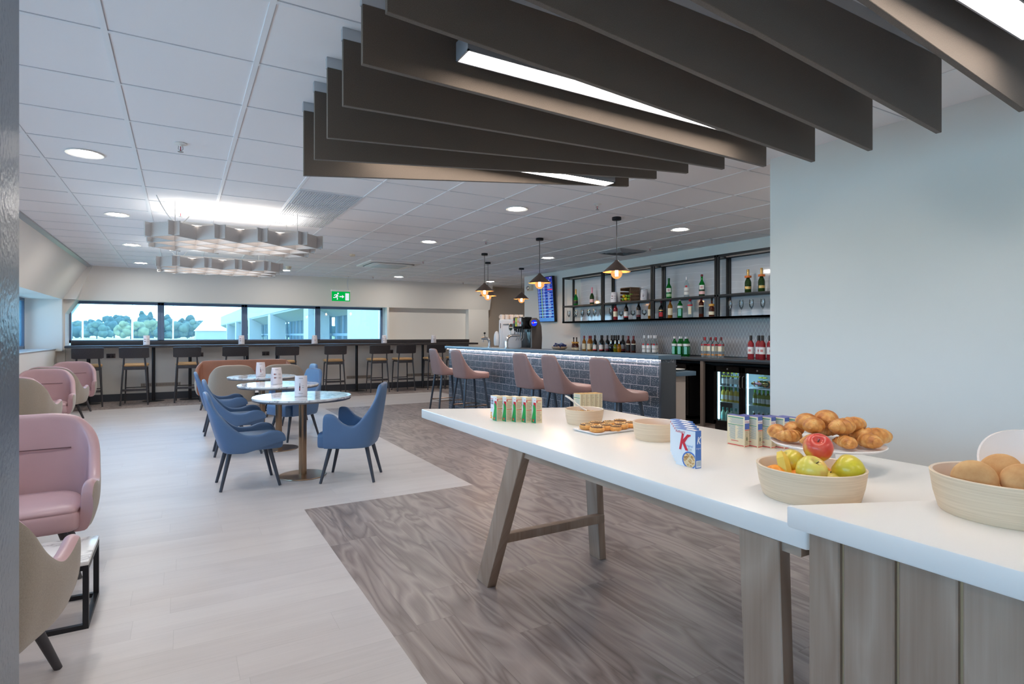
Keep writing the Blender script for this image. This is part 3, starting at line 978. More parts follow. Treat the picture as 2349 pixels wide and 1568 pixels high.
# ------------------------------------------------------------------ seating shells
def crom(pts, n):
    """Catmull-Rom through tuples"""
    out_ = []
    m = len(pts)
    for i in range(m - 1):
        p0, p1, p2, p3 = pts[max(i - 1, 0)], pts[i], pts[i + 1], pts[min(i + 2, m - 1)]
        for k_ in range(n):
            s_ = k_ / n
            out_.append(tuple(0.5 * (2 * b_ + (c_ - a_) * s_ + (2 * a_ - 5 * b_ + 4 * c_ - d_) * s_ * s_ + (3 * b_ - a_ - 3 * c_ + d_) * s_ ** 3)
                              for a_, b_, c_, d_ in zip(p0, p1, p2, p3)))
    out_.append(tuple(pts[-1]))
    return out_
def bucket(half, zb, th, nseg=6, bulge=0.0, inner_zb=None, split=False, rise=0.0):
    """half: columns from the back centre to the front of one arm: (xb, yb, xt, yt, zt); mirrored in y.
    returns MB (or outer MB, inner MB when split)"""
    cols = crom(half, nseg)
    full = [(a[0], -a[1], a[2], -a[3], a[4]) for a in cols[:0:-1]] + cols
    n = len(full)
    def nrm(i, k0, k1):
        a, c_ = full[max(i - 1, 0)], full[min(i + 1, n - 1)]
        tx, ty = c_[k0] - a[k0], c_[k1] - a[k1]
        L = math.hypot(tx, ty) or 1
        return (-ty / L, tx / L)
    outer, rim, inner = [], [], []
    for i, (xb, yb, xt, yt, zt) in enumerate(full):
        nb, ntp = nrm(i, 0, 1), nrm(i, 2, 3)
        # inward = towards the seat
        sgn = 1 if (nb[0] * (0.05 - xb) + nb[1] * (0 - yb)) > 0 else -1
        nb = (nb[0] * sgn, nb[1] * sgn)
        sg2 = 1 if (ntp[0] * (0.05 - xt) + ntp[1] * (0 - yt)) > 0 else -1
        ntp = (ntp[0] * sg2, ntp[1] * sg2)
        z0 = zb + rise * max(0.0, xb + 0.05) / 0.3
        co, ci = [], []
        NS = 7
        zi = z0 if inner_zb is None else inner_zb
        for q in range(NS + 1):
            f = q / NS
            bl = bulge * math.sin(math.pi * f)
            x, y = xb + (xt - xb) * f, yb + (yt - yb) * f
            nx, ny = nb[0] + (ntp[0] - nb[0]) * f, nb[1] + (ntp[1] - nb[1]) * f
            zt_ = zt - th * 0.5
            co.append((x - nx * bl, y - ny * bl, z0 + (zt_ - z0) * f))
            ci.append((x - nx * bl + nx * th, y - ny * bl + ny * th, zi + (zt_ - zi) * f if zt_ > zi else zt_))
        x, y = xt, yt
        rm = []
        for a in (R(150), R(120), R(90), R(60), R(30)):
            c2 = (1 - math.cos(math.pi - a)) if False else None
            off = th * 0.5 - th * 0.5 * math.cos(math.pi - a) if False else th * 0.5 + th * 0.5 * math.cos(a)
            rm.append((x + ntp[0] * off, y + ntp[1] * off, zt - th * 0.5 + th * 0.5 * math.sin(a)))
        outer.append(co)
        rim.append(rm)
        inner.append(ci[::-1])
    if not split:
        b_ = MB()
        rows = [o_ + r_ + i_ for o_, r_, i_ in zip(outer, rim, inner)]
        g_ = b_.sheet(rows)
        for ring in (g_[0], g_[-1]):
            try:
                b_.bm.faces.new(ring)
            except ValueError:
                pass
        m_ = len(g_[0])
        for i in range(n - 1):
            b_.bm.faces.new([g_[i][0], g_[i + 1][0], g_[i + 1][m_ - 1], g_[i][m_ - 1]])
        return b_
    bo, bi = MB(), MB()
    go = bo.sheet([o_ + r_[:1] for o_, r_ in zip(outer, rim)])
    gi = bi.sheet([r_ + i_ for r_, i_ in zip(rim, inner)])
    mi = len(gi[0]); mo = len(go[0])
    # close front edges of the arms on the lining, and the underside on the shell
    for e in (0, -1):
        ring = [tuple(v.co) for v in go[e]] + [tuple(v.co) for v in gi[e]]
        bi.bm.faces.new([bi.bm.verts.new(p) for p in ring])
    for i in range(n - 1):
        p = [tuple(go[i][0].co), tuple(go[i + 1][0].co), tuple(gi[i + 1][mi - 1].co), tuple(gi[i][mi - 1].co)]
        bo.bm.faces.new([bo.bm.verts.new(q) for q in p])
    return bo, bi
def smooth_outline(pts, n=4):
    m = len(pts)
    o_ = []
    for i in range(m):
        p0, p1, p2, p3 = pts[i - 1], pts[i], pts[(i + 1) % m], pts[(i + 2) % m]
        for k_ in range(n):
            s_ = k_ / n
            o_.append(tuple(0.5 * (2 * b_ + (c_ - a_) * s_ + (2 * a_ - 5 * b_ + 4 * c_ - d_) * s_ * s_ + (3 * b_ - a_ - 3 * c_ + d_) * s_ ** 3) for a_, b_, c_, d_ in zip(p0, p1, p2, p3)))
    return o_
def sub(o, lv=1):
    m_ = o.modifiers.new('smooth', 'SUBSURF'); m_.levels = lv; m_.render_levels = lv
    return o
def four_legs(t, x0, x1, y0, y1, dx, dy, z, r0, r1, m, yb=None):
    """leg tops at (x0|x1, +-y) at height z, feet moved out by dx, dy"""
    for x, sx in ((x0, -1), (x1, 1)):
        for sy_ in (-1, 1):
            yy = (y0 if x == x0 else y1) * sy_
            b_ = MB(); b_.cyl((x, yy, z), (x + sx * dx, yy + sy_ * dy, 0.0), r0, r1, 14)
            b_.build('leg', m, t)

# blue dining armchair, front = +x
def blue_chair(high, label):
    t = thing('dining_chair' if not high else 'dining_armchair', label, 'chair', (0, 0, 0), 0, 'blue chairs round the bistro tables')
    if high:
        half = [(-0.215, 0.0, -0.305, 0.0, 0.872), (-0.212, 0.09, -0.30, 0.085, 0.87), (-0.195, 0.185, -0.285, 0.165, 0.845), (-0.15, 0.235, -0.225, 0.215, 0.70), (-0.06, 0.262, -0.085, 0.262, 0.52), (0.02, 0.268, 0.02, 0.278, 0.535), (0.09, 0.268, 0.095, 0.282, 0.605), (0.15, 0.265, 0.155, 0.28, 0.62), (0.185, 0.262, 0.19, 0.276, 0.608), (0.195, 0.26, 0.198, 0.272, 0.575)]
    else:
        half = [(-0.215, 0.0, -0.345, 0.0, 0.825), (-0.212, 0.10, -0.34, 0.095, 0.815), (-0.195, 0.19, -0.315, 0.17, 0.765), (-0.15, 0.235, -0.225, 0.225, 0.62), (-0.06, 0.262, -0.085, 0.268, 0.485), (0.04, 0.268, 0.045, 0.285, 0.465), (0.13, 0.266, 0.14, 0.287, 0.49), (0.20, 0.262, 0.215, 0.278, 0.487), (0.245, 0.256, 0.265, 0.266, 0.455), (0.262, 0.252, 0.278, 0.258, 0.42)]
    b_ = bucket(half, 0.31, 0.042, 5, 0.006, rise=0.0 if high else 0.075)
    sub(b_.build('shell', M_blue, t, angle=50))
    ol = smooth_outline([(0.27, 0.0), (0.265, 0.17), (0.235, 0.222), (0.0, 0.225), (-0.16, 0.19), (-0.19, 0.0), (-0.16, -0.19), (0.0, -0.225), (0.235, -0.222), (0.265, -0.17)], 3)
    b_ = MB(); b_.pad(ol, ([(0.02, 0.305), (0.004, 0.315), (0.0, 0.34), (0.0, 0.415), (0.008, 0.438), (0.03, 0.45), (0.12, 0.458)] if high else [(0.03, 0.315), (0.008, 0.33), (0.0, 0.36), (0.0, 0.40), (0.008, 0.42), (0.03, 0.43), (0.12, 0.436)]))
    sub(b_.build('seat', M_blue, t, angle=50))
    four_legs(t, -0.15, 0.16, 0.13, 0.155, 0.075, 0.055, 0.315, 0.019, 0.012, mat('blue_grey_leg', (62, 68, 80), 0.45))
    return t
b1 = blue_chair(False, 'low sided blue leather chair, nearest of the three on the left of the bistro tables')
b1.location = (0.505, 5.51, 0); b1.rotation_euler = (0, 0, R(2))
dup(b1, (0.54, 7.03, 0), R(-1), 'low sided blue leather chair, middle of the three on the left of the bistro tables')
dup(b1, (0.49, 8.52, 0), R(0), 'low sided blue leather chair, farthest of the three on the left of the bistro tables')
b2 = blue_chair(True, 'high armed blue leather chair seen side on at the nearest bistro table')
b2.location = (1.365, 5.26, 0); b2.rotation_euler = (0, 0, R(153))
dup(b2, (1.25, 7.62, 0), R(203), 'high armed blue leather chair turned to the camera at the middle bistro table')
dup(b2, (1.47, 8.95, 0), R(185), 'high armed blue leather chair, mostly hidden, at the farthest bistro table')

# bistro tables
k = NT('white_marble_polished', 0.08, 0.6)
v1 = k.noise(k.tc.outputs['Object'], 3.2, 6, 0.62, 1.6)
vv = k.math('ABSOLUTE', k.math('SUBTRACT', v1, 0.5))
c = k.ramp(vv, [(0.0, (150, 152, 158)), (0.03, (206, 208, 212)), (0.10, (232, 234, 236)), (1.0, (238, 239, 240))])
k.l(c, k.b.inputs['Base Color'])
M_marble = k.m
bt0 = thing('bistro_table', 'round marble bistro table', 'table', (0, 0, 0), 0, 'round bistro tables')
b = MB(); b.lathe([(0, 0.722), (0.432, 0.722), (0.435, 0.726), (0.435, 0.738), (0.431, 0.742), (0, 0.742)], 64); b.build('tabletop', M_marble, bt0)
b = MB(); b.lathe([(0, 0.708), (0.428, 0.708), (0.432, 0.714), (0.432, 0.7215), (0, 0.7215)], 64); b.build('edge_band', mat('pewter_edge', (120, 122, 128), 0.35, 0.6), bt0)
b = MB(); b.lathe([(0.0, 0.012), (0.035, 0.012), (0.035, 0.70), (0.0, 0.70)], 32); b.build('column', M_bronze, bt0)
b = MB(); b.lathe([(0, 0), (0.208, 0), (0.212, 0.004), (0.210, 0.009), (0.10, 0.014), (0.045, 0.016), (0.0, 0.016)], 56); b.build('base', M_bronze, bt0)
bt0.location = (0.982, 5.572, 0); bt0['label'] = 'round marble bistro table on a bronze column, nearest of three'
dup(bt0, (0.975, 7.02, 0), 0.7, 'round marble bistro table on a bronze column, middle of three')
dup(bt0, (0.965, 8.46, 0), 1.9, 'round marble bistro table on a bronze column, farthest of three')

# tented menu cards
M_ink = mat('grey_ink', (120, 116, 120), 0.7)
M_inkd = mat('dark_bottle_print', (58, 44, 52), 0.6)
M_inkr = mat('red_bottle_print', (170, 60, 66), 0.6)
def tent(kind):
    """double sided triangular tent card, 0.105 wide, 0.19 high, print on the -y side"""
    t = thing('menu_card', 'white folded menu card', 'card', (0, 0, 0), 0, 'folded menu cards')
    b_ = MB()
    sidep = [(0.046, 0), (0.030, 0.115), (0.006, 0.19)]
    n = 8
    pr = crom([(0.042, 0.0), (0.036, 0.07), (0.022, 0.135), (0.0, 0.19)], 4)
    rows = [[(-0.0525, -y_, z_), (0.0525, -y_, z_)] for y_, z_ in pr]
    b_.sheet(rows)
    b_.sheet([[(p[0], -p[1], p[2]) for p in r_] for r_ in rows])
    b_.sheet([[(-0.0525, -0.042, 0.0), (0.0525, -0.042, 0.0)], [(-0.0525, 0.042, 0.0), (0.0525, 0.042, 0.0)]])
    o = b_.build('card', M_paper, t, angle=60)
    sm = o.modifiers.new('thick', 'SOLIDIFY'); sm.thickness = 0.0012
    def yz(z_):
        for a, c_ in zip(pr, pr[1:]):
            if a[1] <= z_ <= c_[1]:
                f = (z_ - a[1]) / (c_[1] - a[1]); return a[0] + (c_[0] - a[0]) * f
        return 0
    def patch(bm_, x0, x1, z0, z1):
        bm_.face([(x0, -yz(z0) - 0.0012, z0), (x1, -yz(z0) - 0.0012, z0), (x1, -yz(z1) - 0.0012, z1), (x0, -yz(z1) - 0.0012, z1)])
    bi, bd, br_ = MB(), MB(), MB()
    patch(bi, -0.018, 0.018, 0.164, 0.168)
    if kind == 0:      # upright bottle
        patch(bd, -0.014, -0.004, 0.055, 0.093); patch(bd, -0.0125, -0.0055, 0.093, 0.100); patch(bd, -0.0108, -0.0072, 0.100, 0.123)
        patch(br_, -0.014, -0.004, 0.066, 0.078)
        for zz in (0.098, 0.085, 0.081): patch(bi, 0.010, 0.026, zz, zz + 0.002)
        patch(bi, -0.022, 0.022, 0.030, 0.032); patch(bi, -0.016, 0.016, 0.026, 0.0275)
    else:              # two bottles lying down
        for zz in (0.110, 0.070):
            patch(bd, -0.040, -0.020, zz, zz + 0.012); patch(bd, -0.020, -0.004, zz + 0.004, zz + 0.008); patch(br_, -0.036, -0.027, zz + 0.0005, zz + 0.0115)
            for q in range(4): patch(bi, 0.010, 0.038, zz + 0.012 - q * 0.006, zz + 0.0135 - q * 0.006)
    bi.build('printed_lines', M_ink, t, flat=True); bd.build('printed_bottle', M_inkd, t, flat=True); br_.build('printed_label', M_inkr, t, flat=True)
    return t
tc0, tc1 = tent(0), tent(1)
tc0.location = (0.955, 5.50, 0.7428); tc0.rotation_euler = (0, 0, R(-14)); tc0['label'] = 'white folded menu card on the nearest bistro table'
tc1.location = (0.945, 6.98, 0.7428); tc1.rotation_euler = (0, 0, R(12)); tc1['label'] = 'white folded menu card on the middle bistro table'
dup(tc0, (0.94, 8.42, 0.7428), R(8), 'white folded menu card on the farthest bistro table')
TENT0, TENT1 = tc0, tc1
# ------------------------------------------------------------------ lounge tub chairs (front = +x)
def tub(m_in, m_out, label, seat_w=0.0, name='tub_chair'):
    t = thing(name, label, 'armchair', (0, 0, 0), 0, 'pink and taupe tub chairs')
    w_ = seat_w
    half = [(-.26, 0.0, -.335, 0.0, .84), (-.257, .11 + w_, -.33, .14 + w_, .837), (-.24, .21 + w_, -.30, .255 + w_, .80), (-.195, .28 + w_, -.215, .325 + w_, .70), (-.10, .295 + w_, -.10, .338 + w_, .575), (0, .305 + w_, .01, .342 + w_, .505), (.08, .305 + w_, .10, .34 + w_, .50), (.16, .30 + w_, .20, .335 + w_, .525), (.215, .29 + w_, .255, .322 + w_, .515), (.235, .285 + w_, .275, .315 + w_, .46)]
    bo, bi = bucket(half, .252, .06, 5, 0.012, split=True)
    sub(bo.build('outer_shell', m_out, t, angle=60, recalc=True))
    sub(bi.build('inner_lining', m_in, t, angle=60))
    ol = smooth_outline([(.29, 0.0), (.285, .20 + w_), (.24, .258 + w_), (0.0, .262 + w_), (-.17, .20 + w_), (-.205, 0.0), (-.17, -.20 - w_), (0.0, -.262 - w_), (.24, -.258 - w_), (.285, -.20 - w_)], 3)
    b_ = MB(); b_.pad(ol, [(.03, .262), (.006, .272), (0, .30), (0, .345), (.004, .36), (.012, .366), (.004, .372), (.004, .385), (.03, .405), (.12, .415)])
    sub(b_.build('seat_cushion', m_in, t, angle=60))
    pts = [(-.235 - .012 * math.cos(y * 5), y, .635) for y in [(-.19 + .38 * i / 14) for i in range(15)]]
    b_ = MB(); b_.tube(pts, 0.0035, 6); b_.build('stitched_seam', mat('seam_shade', (110, 80, 84), 0.7), t)
    four_legs(t, -.16, .17, .15 + w_, .17 + w_, .06, .085, .275, .022, .014, M_legdark)
    return t
t1 = tub(M_pink, M_fabric, 'big pink leather tub chair facing the camera behind the low marble table')
t1.location = (-.74, 4.03, 0); t1.rotation_euler = (0, 0, R(-86))
t2 = dup(t1, (-.706, 2.649, 0), R(80), 'taupe fabric tub chair seen from behind, right beside the grey pier')
dup(t1, (-1.58, 9.72, 0), R(-84), 'pink leather tub chair facing the camera, middle one along the left wall')
dup(t1, (-1.60, 12.2, 0), R(-84), 'pink leather tub chair facing the camera, farthest along the left wall')
dup(t1, (-1.61, 8.60, 0), R(80), 'taupe tub chair seen from behind, in front of the middle pink tub chair')
dup(t1, (-1.61, 10.9, 0), R(78), 'taupe tub chair seen from behind, between the two farther pink tub chairs')
t3 = tub(M_fabric, M_fabric, 'taupe tub chair with its back to the camera, left one before the brown sofa')
t3.location = (.70, 10.05, 0); t3.rotation_euler = (0, 0, R(90))
dup(t3, (1.42, 9.95, 0), R(86), 'taupe tub chair with its back to the camera, right one before the brown sofa')
# brown two seater
ts = tub(M_brown, M_fabric, 'brown leather two seat sofa facing the camera before the window bench', 0.50, 'sofa')
ts['category'] = 'sofa'; del ts['group']
ts.location = (1.05, 11.45, 0); ts.rotation_euler = (0, 0, R(-90))
def low_table(x0, x1, y0, y1, h, label):
    t = thing('low_table', label, 'table', ((x0 + x1) / 2, (y0 + y1) / 2, 0), 0, 'low marble tables')
    w2, d2 = (x1 - x0) / 2, (y1 - y0) / 2
    b_ = MB(); b_.box(-w2, w2, -d2, d2, h - .018, h, 0.002); b_.build('tabletop', M_marble_m, t)
    s_ = .011
    for sx in (-1, 1):
        for sy_ in (-1, 1):
            b_ = MB(); b_.box(sx * (w2 - s_) - s_, sx * (w2 - s_) + s_, sy_ * (d2 - s_) - s_, sy_ * (d2 - s_) + s_, 0, h - .018)
            b_.build('leg', M_black, t, flat=True)
    b_ = MB()
    for z_ in (0.0, h - .04):
        for sy_ in (-1, 1): b_.box(-w2 + .02, w2 - .02, sy_ * (d2 - s_) - s_, sy_ * (d2 - s_) + s_, z_, z_ + .02)
        for sx in (-1, 1): b_.box(sx * (w2 - s_) - s_, sx * (w2 - s_) + s_, -d2 + .02, d2 - .02, z_, z_ + .02)
    b_.build('frame_rails', M_black, t, flat=True)
    return t
k = NT('white_marble_honed', 0.2, 0.5)
v1 = k.noise(k.tc.outputs['Object'], 4.0, 5, 0.6, 1.5)
vv = k.math('ABSOLUTE', k.math('SUBTRACT', v1, 0.5))
k.l(k.ramp(vv, [(0.0, (176, 172, 172)), (0.018, (214, 211, 210)), (0.06, (232, 229, 227)), (1.0, (238, 236, 233))]), k.b.inputs['Base Color'])
M_marble_m = k.m
low_table(-1.03, -.355, 3.15, 3.535, .30, 'low marble topped table on a black frame beside the big pink tub chair')
low_table(.72, 1.45, 10.55, 10.95, .34, 'low marble topped table between the taupe tub chairs and brown sofa')

# ------------------------------------------------------------------ window bench
t = thing('window_counter', 'long black window counter with high stools along the far wall', 'counter', (0, 13.3, 0))
b = MB(); b.box(-1.835, 6.60, -.20, .24, 1.057, 1.10, .003); b.build('worktop', M_walnut, t)
b = MB(); b.box(-1.80, 6.56, .24, .262, 1.10, 1.185, .002); b.build('upstand', M_walnut, t)
for x in (-1.50, -.464, .165, 1.22, 1.81, 3.54, 5.17):
    b = MB(); b.lathe([(0, .0), (.19, .0), (.192, .004), (.05, .012), (.03, .014), (.03, 1.057), (0, 1.057)], 28, (x, 0, 0)); b.build('pedestal', M_black, t)
def high_stool(label):
    t = thing('high_stool', label, 'stool', (0, 0, 0), 0, 'window bench stools')
    for s_ in (-1, 1):
        b_ = MB(); b_.tube([(-.225, .215 * s_, 0), (-.175, .175 * s_, .70), (-.178, .168 * s_, .78), (-.215, .155 * s_, .98)], [.013, .0165, .0165, .0125], 12); b_.build('rear_leg', M_legdark, t)
        b_ = MB(); b_.cyl((.205, .195 * s_, 0), (.165, .170 * s_, .695), .011, .015, 12); b_.build('front_leg', M_legdark, t)
        b_ = MB(); b_.cyl((-.20, .198 * s_, .30), (.188, .183 * s_, .255), .008, seg=8); b_.build('side_rail', M_legdark, t)
    b_ = MB(); b_.pad(smooth_outline([(.20, .0), (.195, .17), (.16, .20), (-.14, .20), (-.185, .17), (-.19, 0), (-.185, -.17), (-.14, -.20), (.16, -.20), (.195, -.17)], 3), [(.012, .715), (0, .725), (0, .748), (.012, .762), (.06, .768)])
    b_.build('seat', M_tan, t, angle=60)
    b_ = MB(); b_.box(-.185, -.165, -.165, .165, .655, .715, .003); b_.box(.145, .165, -.16, .16, .67, .715, .003)
    b_.box(-.17, .15, .155, .172, .675, .715); b_.box(-.17, .15, -.172, -.155, .675, .715); b_.build('seat_frame', M_legdark, t)
    b_ = MB(); b_.box(-.212, -.190, -.185, .185, .262, .305, .003); b_.build('rear_footrest', M_legdark, t)
    b_ = MB(); b_.cyl((.192, -.185, .30), (.192, .185, .30), .009, seg=8); b_.build('front_footrest', M_black, t)
    rows = []
    for i in range(13):
        y_ = -.235 + .47 * i / 12
        cx = -.190 - .028 * math.cos(y_ / .235 * 1.35)
        e_ = .012 if abs(y_) > .22 else 0
        rows.append([(cx, y_, .875 + e_), (cx - .030, y_, 1.072 - e_ * .6), (cx - .046, y_, 1.068 - e_ * .6), (cx - .018, y_, .872 + e_)])
    b_ = MB(); g_ = b_.sheet(rows, closed_v=True); b_.bm.faces.new(g_[0]); b_.bm.faces.new(g_[-1][::-1])
    b_.build('backrest', M_walnut, t, angle=40)
    return t
HS = [(-1.45, 'black high stool with tan seat, first from the left along the window counter'), (-.73, 'black high stool with tan seat, second from the left along the window counter'), (.115, 'black high stool with tan seat, third from the left along the window counter'),
      (.945, 'black high stool behind the left taupe tub chair, fourth along the window counter'), (1.91, 'black high stool behind the right taupe tub chair, fifth along the window counter'), (2.925, 'black high stool, sixth along the window counter, under the last window mullion'), (3.90, 'black high stool, seventh along the window counter, by the last window edge'),
      (4.50, 'black high stool, eighth along the window counter, under the blind recess'), (5.28, 'black high stool, ninth along the window counter, behind the farthest rose stool'), (5.88, 'black high stool, tenth along the window counter, mostly behind the bar end')]
h0 = high_stool(HS[0][1]); h0.location = (HS[0][0], 12.87, 0); h0.rotation_euler = (0, 0, R(90 + 3))
for i, (x, lb) in enumerate(HS[1:]):
    dup(h0, (x, 12.87 + (.02 if i % 3 else -.02), 0), R(90 + (i * 37 % 7) - 3), lb)
for i, (x, wch) in enumerate(((-.578, 1), (1.108, 1), (2.59, 0), (4.18, 1), (5.44, 0))):
    dup(TENT1 if wch else TENT0, (x, 13.26, 1.1008), R((6, 5, 16, 8, 4)[i]), 'white folded menu card on the window counter, %s from the left' % ('first', 'second', 'third', 'fourth', 'fifth')[i], 'folded menu cards')
M_sock = mat('gunmetal_socket', (86, 78, 82), 0.35, 0.6)
def socket(x, lb, single=False, left=False):
    t = thing('power_socket', lb, 'socket', (x, 13.6, .89) if not left else (-2.0, x, .78), 0 if not left else R(90), 'power sockets')
    w_ = .043 if single else .073
    b_ = MB(); b_.box(-w_, w_, -.008, 0, -.043, .043, .002); b_.build('plate', M_sock, t)
    b_ = MB()
    for cx in ((0,) if single else (-.032, .032)):
        b_.box(cx - .018, cx + .018, -.0095, -.0075, -.032, .006)
        b_.box(cx - .006, cx + .006, -.0125, -.0075, .016, .034)
    b_.build('socket_face', M_blackpl, t, flat=True)
socket(-1.18, 'double power socket under the window counter between the first two stools')
socket(.37, 'single power socket under the window counter right of the third stool', True)
socket(1.62, 'double power socket under the window counter left of the fifth stool')
socket(4.44, 'double power socket under the window counter behind the seventh stool')
socket(9.9, 'single power socket on the low left wall above the tub chairs', True, True)
for i, (x0, x1, lb) in enumerate(((-.69, .0, 'low wall vent grille behind the second and third window stools'), (3.38, 3.98, 'low wall vent grille by the sixth window stool'), (4.85, 5.50, 'low wall vent grille by the eighth window stool'))):
    t = thing('wall_grille', lb, 'vent', (x0, 13.6, .26), 0, 'skirting vent grilles')
    b = MB(); b.box(0, x1 - x0, -.012, 0, 0, .075, .002); b.build('frame', mat('beige_grille', (190, 178, 166), 0.5), t)
    b = MB()
    n_ = int((x1 - x0) / .025)
    for q in range(n_): b.box(.012 + q * .025, .022 + q * .025, -.0135, -.0118, .014, .061)
    b.build('slots', mat('grille_slot', (104, 94, 88), 0.7), t, flat=True)

# ------------------------------------------------------------------ the bar
k = NT('terrazzo_brick_tile', 0.28, 0.5)
sp = k.n('ShaderNodeSeparateXYZ'); k.l(k.tc.outputs['Object'], sp.inputs[0])
vec = k.comb(k.math('ADD', sp.outputs['Y'], sp.outputs['X']), sp.outputs['Z'], 0)
br = k.n('ShaderNodeTexBrick'); br.offset = 0.5
br.inputs['Scale'].default_value = 1.0
br.inputs['Brick Width'].default_value = 0.198; br.inputs['Row Height'].default_value = 0.102
br.inputs['Mortar Size'].default_value = 0.0022; br.inputs['Mortar Smooth'].default_value = 0.1
br.inputs['Color1'].default_value = lin((54, 68, 82)); br.inputs['Color2'].default_value = lin((66, 80, 94)); br.inputs['Mortar'].default_value = lin((196, 190, 194))
mpv = k.n('ShaderNodeVectorMath', operation='ADD'); mpv.inputs[1].default_value = (0.01, 0.03, 0); k.l(vec, mpv.inputs[0])
k.l(mpv.outputs[0], br.inputs['Vector'])
vo = k.n('ShaderNodeTexVoronoi'); vo.inputs['Scale'].default_value = 85; k.l(k.tc.outputs['Object'], vo.inputs['Vector'])
n1 = k.noise(k.tc.outputs['Object'], 150, 2)
spk = k.math('MULTIPLY', k.math('LESS_THAN', vo.outputs['Distance'], 0.30), k.math('GREATER_THAN', n1, 0.50))
c = k.mix(k.math('MULTIPLY', spk, 0.75), br.outputs['Color'], (206, 206, 210))
k.l(c, k.b.inputs['Base Color'])
M_terr = k.m
M_conc = mat('blue_grey_solid_top', (82, 108, 128), 0.35, noise=(9, 0.06))
M_panel = mat('dark_slate_panel', (58, 64, 72), 0.4)
t = thing('bar_counter', 'tiled bar counter with blue grey top and glowing light strip', 'bar', (0, 0, 0))
b = MB(); b.prism([(4.05, 4.12), (4.36, 4.12), (4.36, 9.36), (4.05, 9.36)], 1.06, 1.105, bev=.003); b.build('worktop', M_conc, t)
b = MB(); b.box(4.11, 4.15, 4.165, 9.31, 0, 1.06); b.box(4.15, 4.30, 9.275, 9.31, 0, 1.06); b.build('tiled_front', M_terr, t, flat=True)
b = MB(); b.box(4.10, 4.305, 4.135, 4.165, 0, 1.03, .002); b.build('end_panel', M_panel, t)
b = MB(); b.box(4.10, 4.305, 4.137, 4.165, 1.03, 1.06); b.build('end_tile', M_terr, t, flat=True)
b = MB(); b.box(4.15, 4.30, 4.165, 9.27, .10, 1.06); b.build('bar_core', mat('bar_back_beige', (176, 166, 158), 0.6), t)
b = MB(); b.box(4.072, 4.088, 4.16, 9.30, 1.054, 1.0598); b.build('light_strip', emis('bar_strip', (255, 232, 222), 42.0), t, flat=True)
b = MB(); b.box(4.1065, 4.11, 4.165, 9.31, 1.012, 1.018); b.build('tile_trim', M_steel, t, flat=True)
t = thing('work_counter', 'lower bartender counter behind the tiled bar front', 'counter', (0, 0, 0))
b = MB(); b.box(4.312, 4.62, 4.16, 9.0, .885, .93, .003); b.build('worktop', M_conc, t)
b = MB(); b.box(4.32, 4.55, 4.24, 9.0, 0, .885); b.build('carcass', mat('bar_back_beige', (176, 166, 158), 0.6), t)
b = MB(); b.lathe([(0, .004), (.06, .004), (.115, .018), (.118, .021), (.06, .009), (0, .008)], 32)
tag(b.build('plate', M_whitepl, loc=(4.47, 4.33, .928)), 'small white plate on the bartender counter at the near bar end', 'plate')

# bar stools (front = +x)
def bar_stool(label):
    t = thing('bar_stool', label, 'stool', (0, 0, 0), 0, 'rose leather bar stools')
    half = [(-.19, 0, -.262, 0, 1.09), (-.188, .09, -.258, .085, 1.088), (-.180, .155, -.247, .140, 1.07), (-.155, .192, -.212, .172, 1.0), (-.10, .207, -.130, .198, .86), (-.02, .212, -.03, .213, .775), (.08, .212, .085, .214, .752), (.17, .205, .175, .205, .745), (.215, .19, .22, .188, .735)]
    b_ = bucket(half, .668, .035, 5, 0.006)
    sub(b_.build('shell', M_stoolL, t, angle=50))
    ol = smooth_outline([(.245, 0), (.235, .16), (.19, .196), (0, .198), (-.14, .165), (-.165, 0), (-.14, -.165), (0, -.198), (.19, -.196), (.235, -.16)], 3)
    b_ = MB(); b_.pad(ol, [(.02, .662), (.004, .672), (0, .695), (0, .735), (.006, .752), (.03, .762), (.12, .768)])
    sub(b_.build('seat', M_stoolL, t, angle=50))
    four_legs(t, -.14, .15, .135, .145, .085, .065, .675, .019, .0125, mat('gunmetal_leg', (72, 80, 90), 0.35, 0.5))
    f_ = 1 - .27 / .675
    cx0, cx1, cy = -.14 - .085 * f_, .15 + .085 * f_, .14 + .065 * f_
    b_ = MB(); b_.tube([(cx0, -cy, .27), (cx1, -cy, .27), (cx1, cy, .27), (cx0, cy, .27)], .007, 8, closed=True)
    b_.build('foot_ring', M_bronze, t)
    return t
s0 = bar_stool('dusky rose bar stool nearest to the camera, last on the right')
s0.location = (3.70, 4.31, 0)
for i, (y, a, lb) in enumerate(((5.17, -2, 'dusky rose bar stool second nearest, behind the green cereal boxes'), (5.80, 2, 'dusky rose bar stool in the middle of the five, third from either end'), (7.62, 3, 'dusky rose bar stool second farthest, overlapping the farthest stool'), (8.47, 0, 'dusky rose bar stool farthest from the camera, at the bar corner'))):
    dup(s0, (3.70, y, 0), R(a), lb)

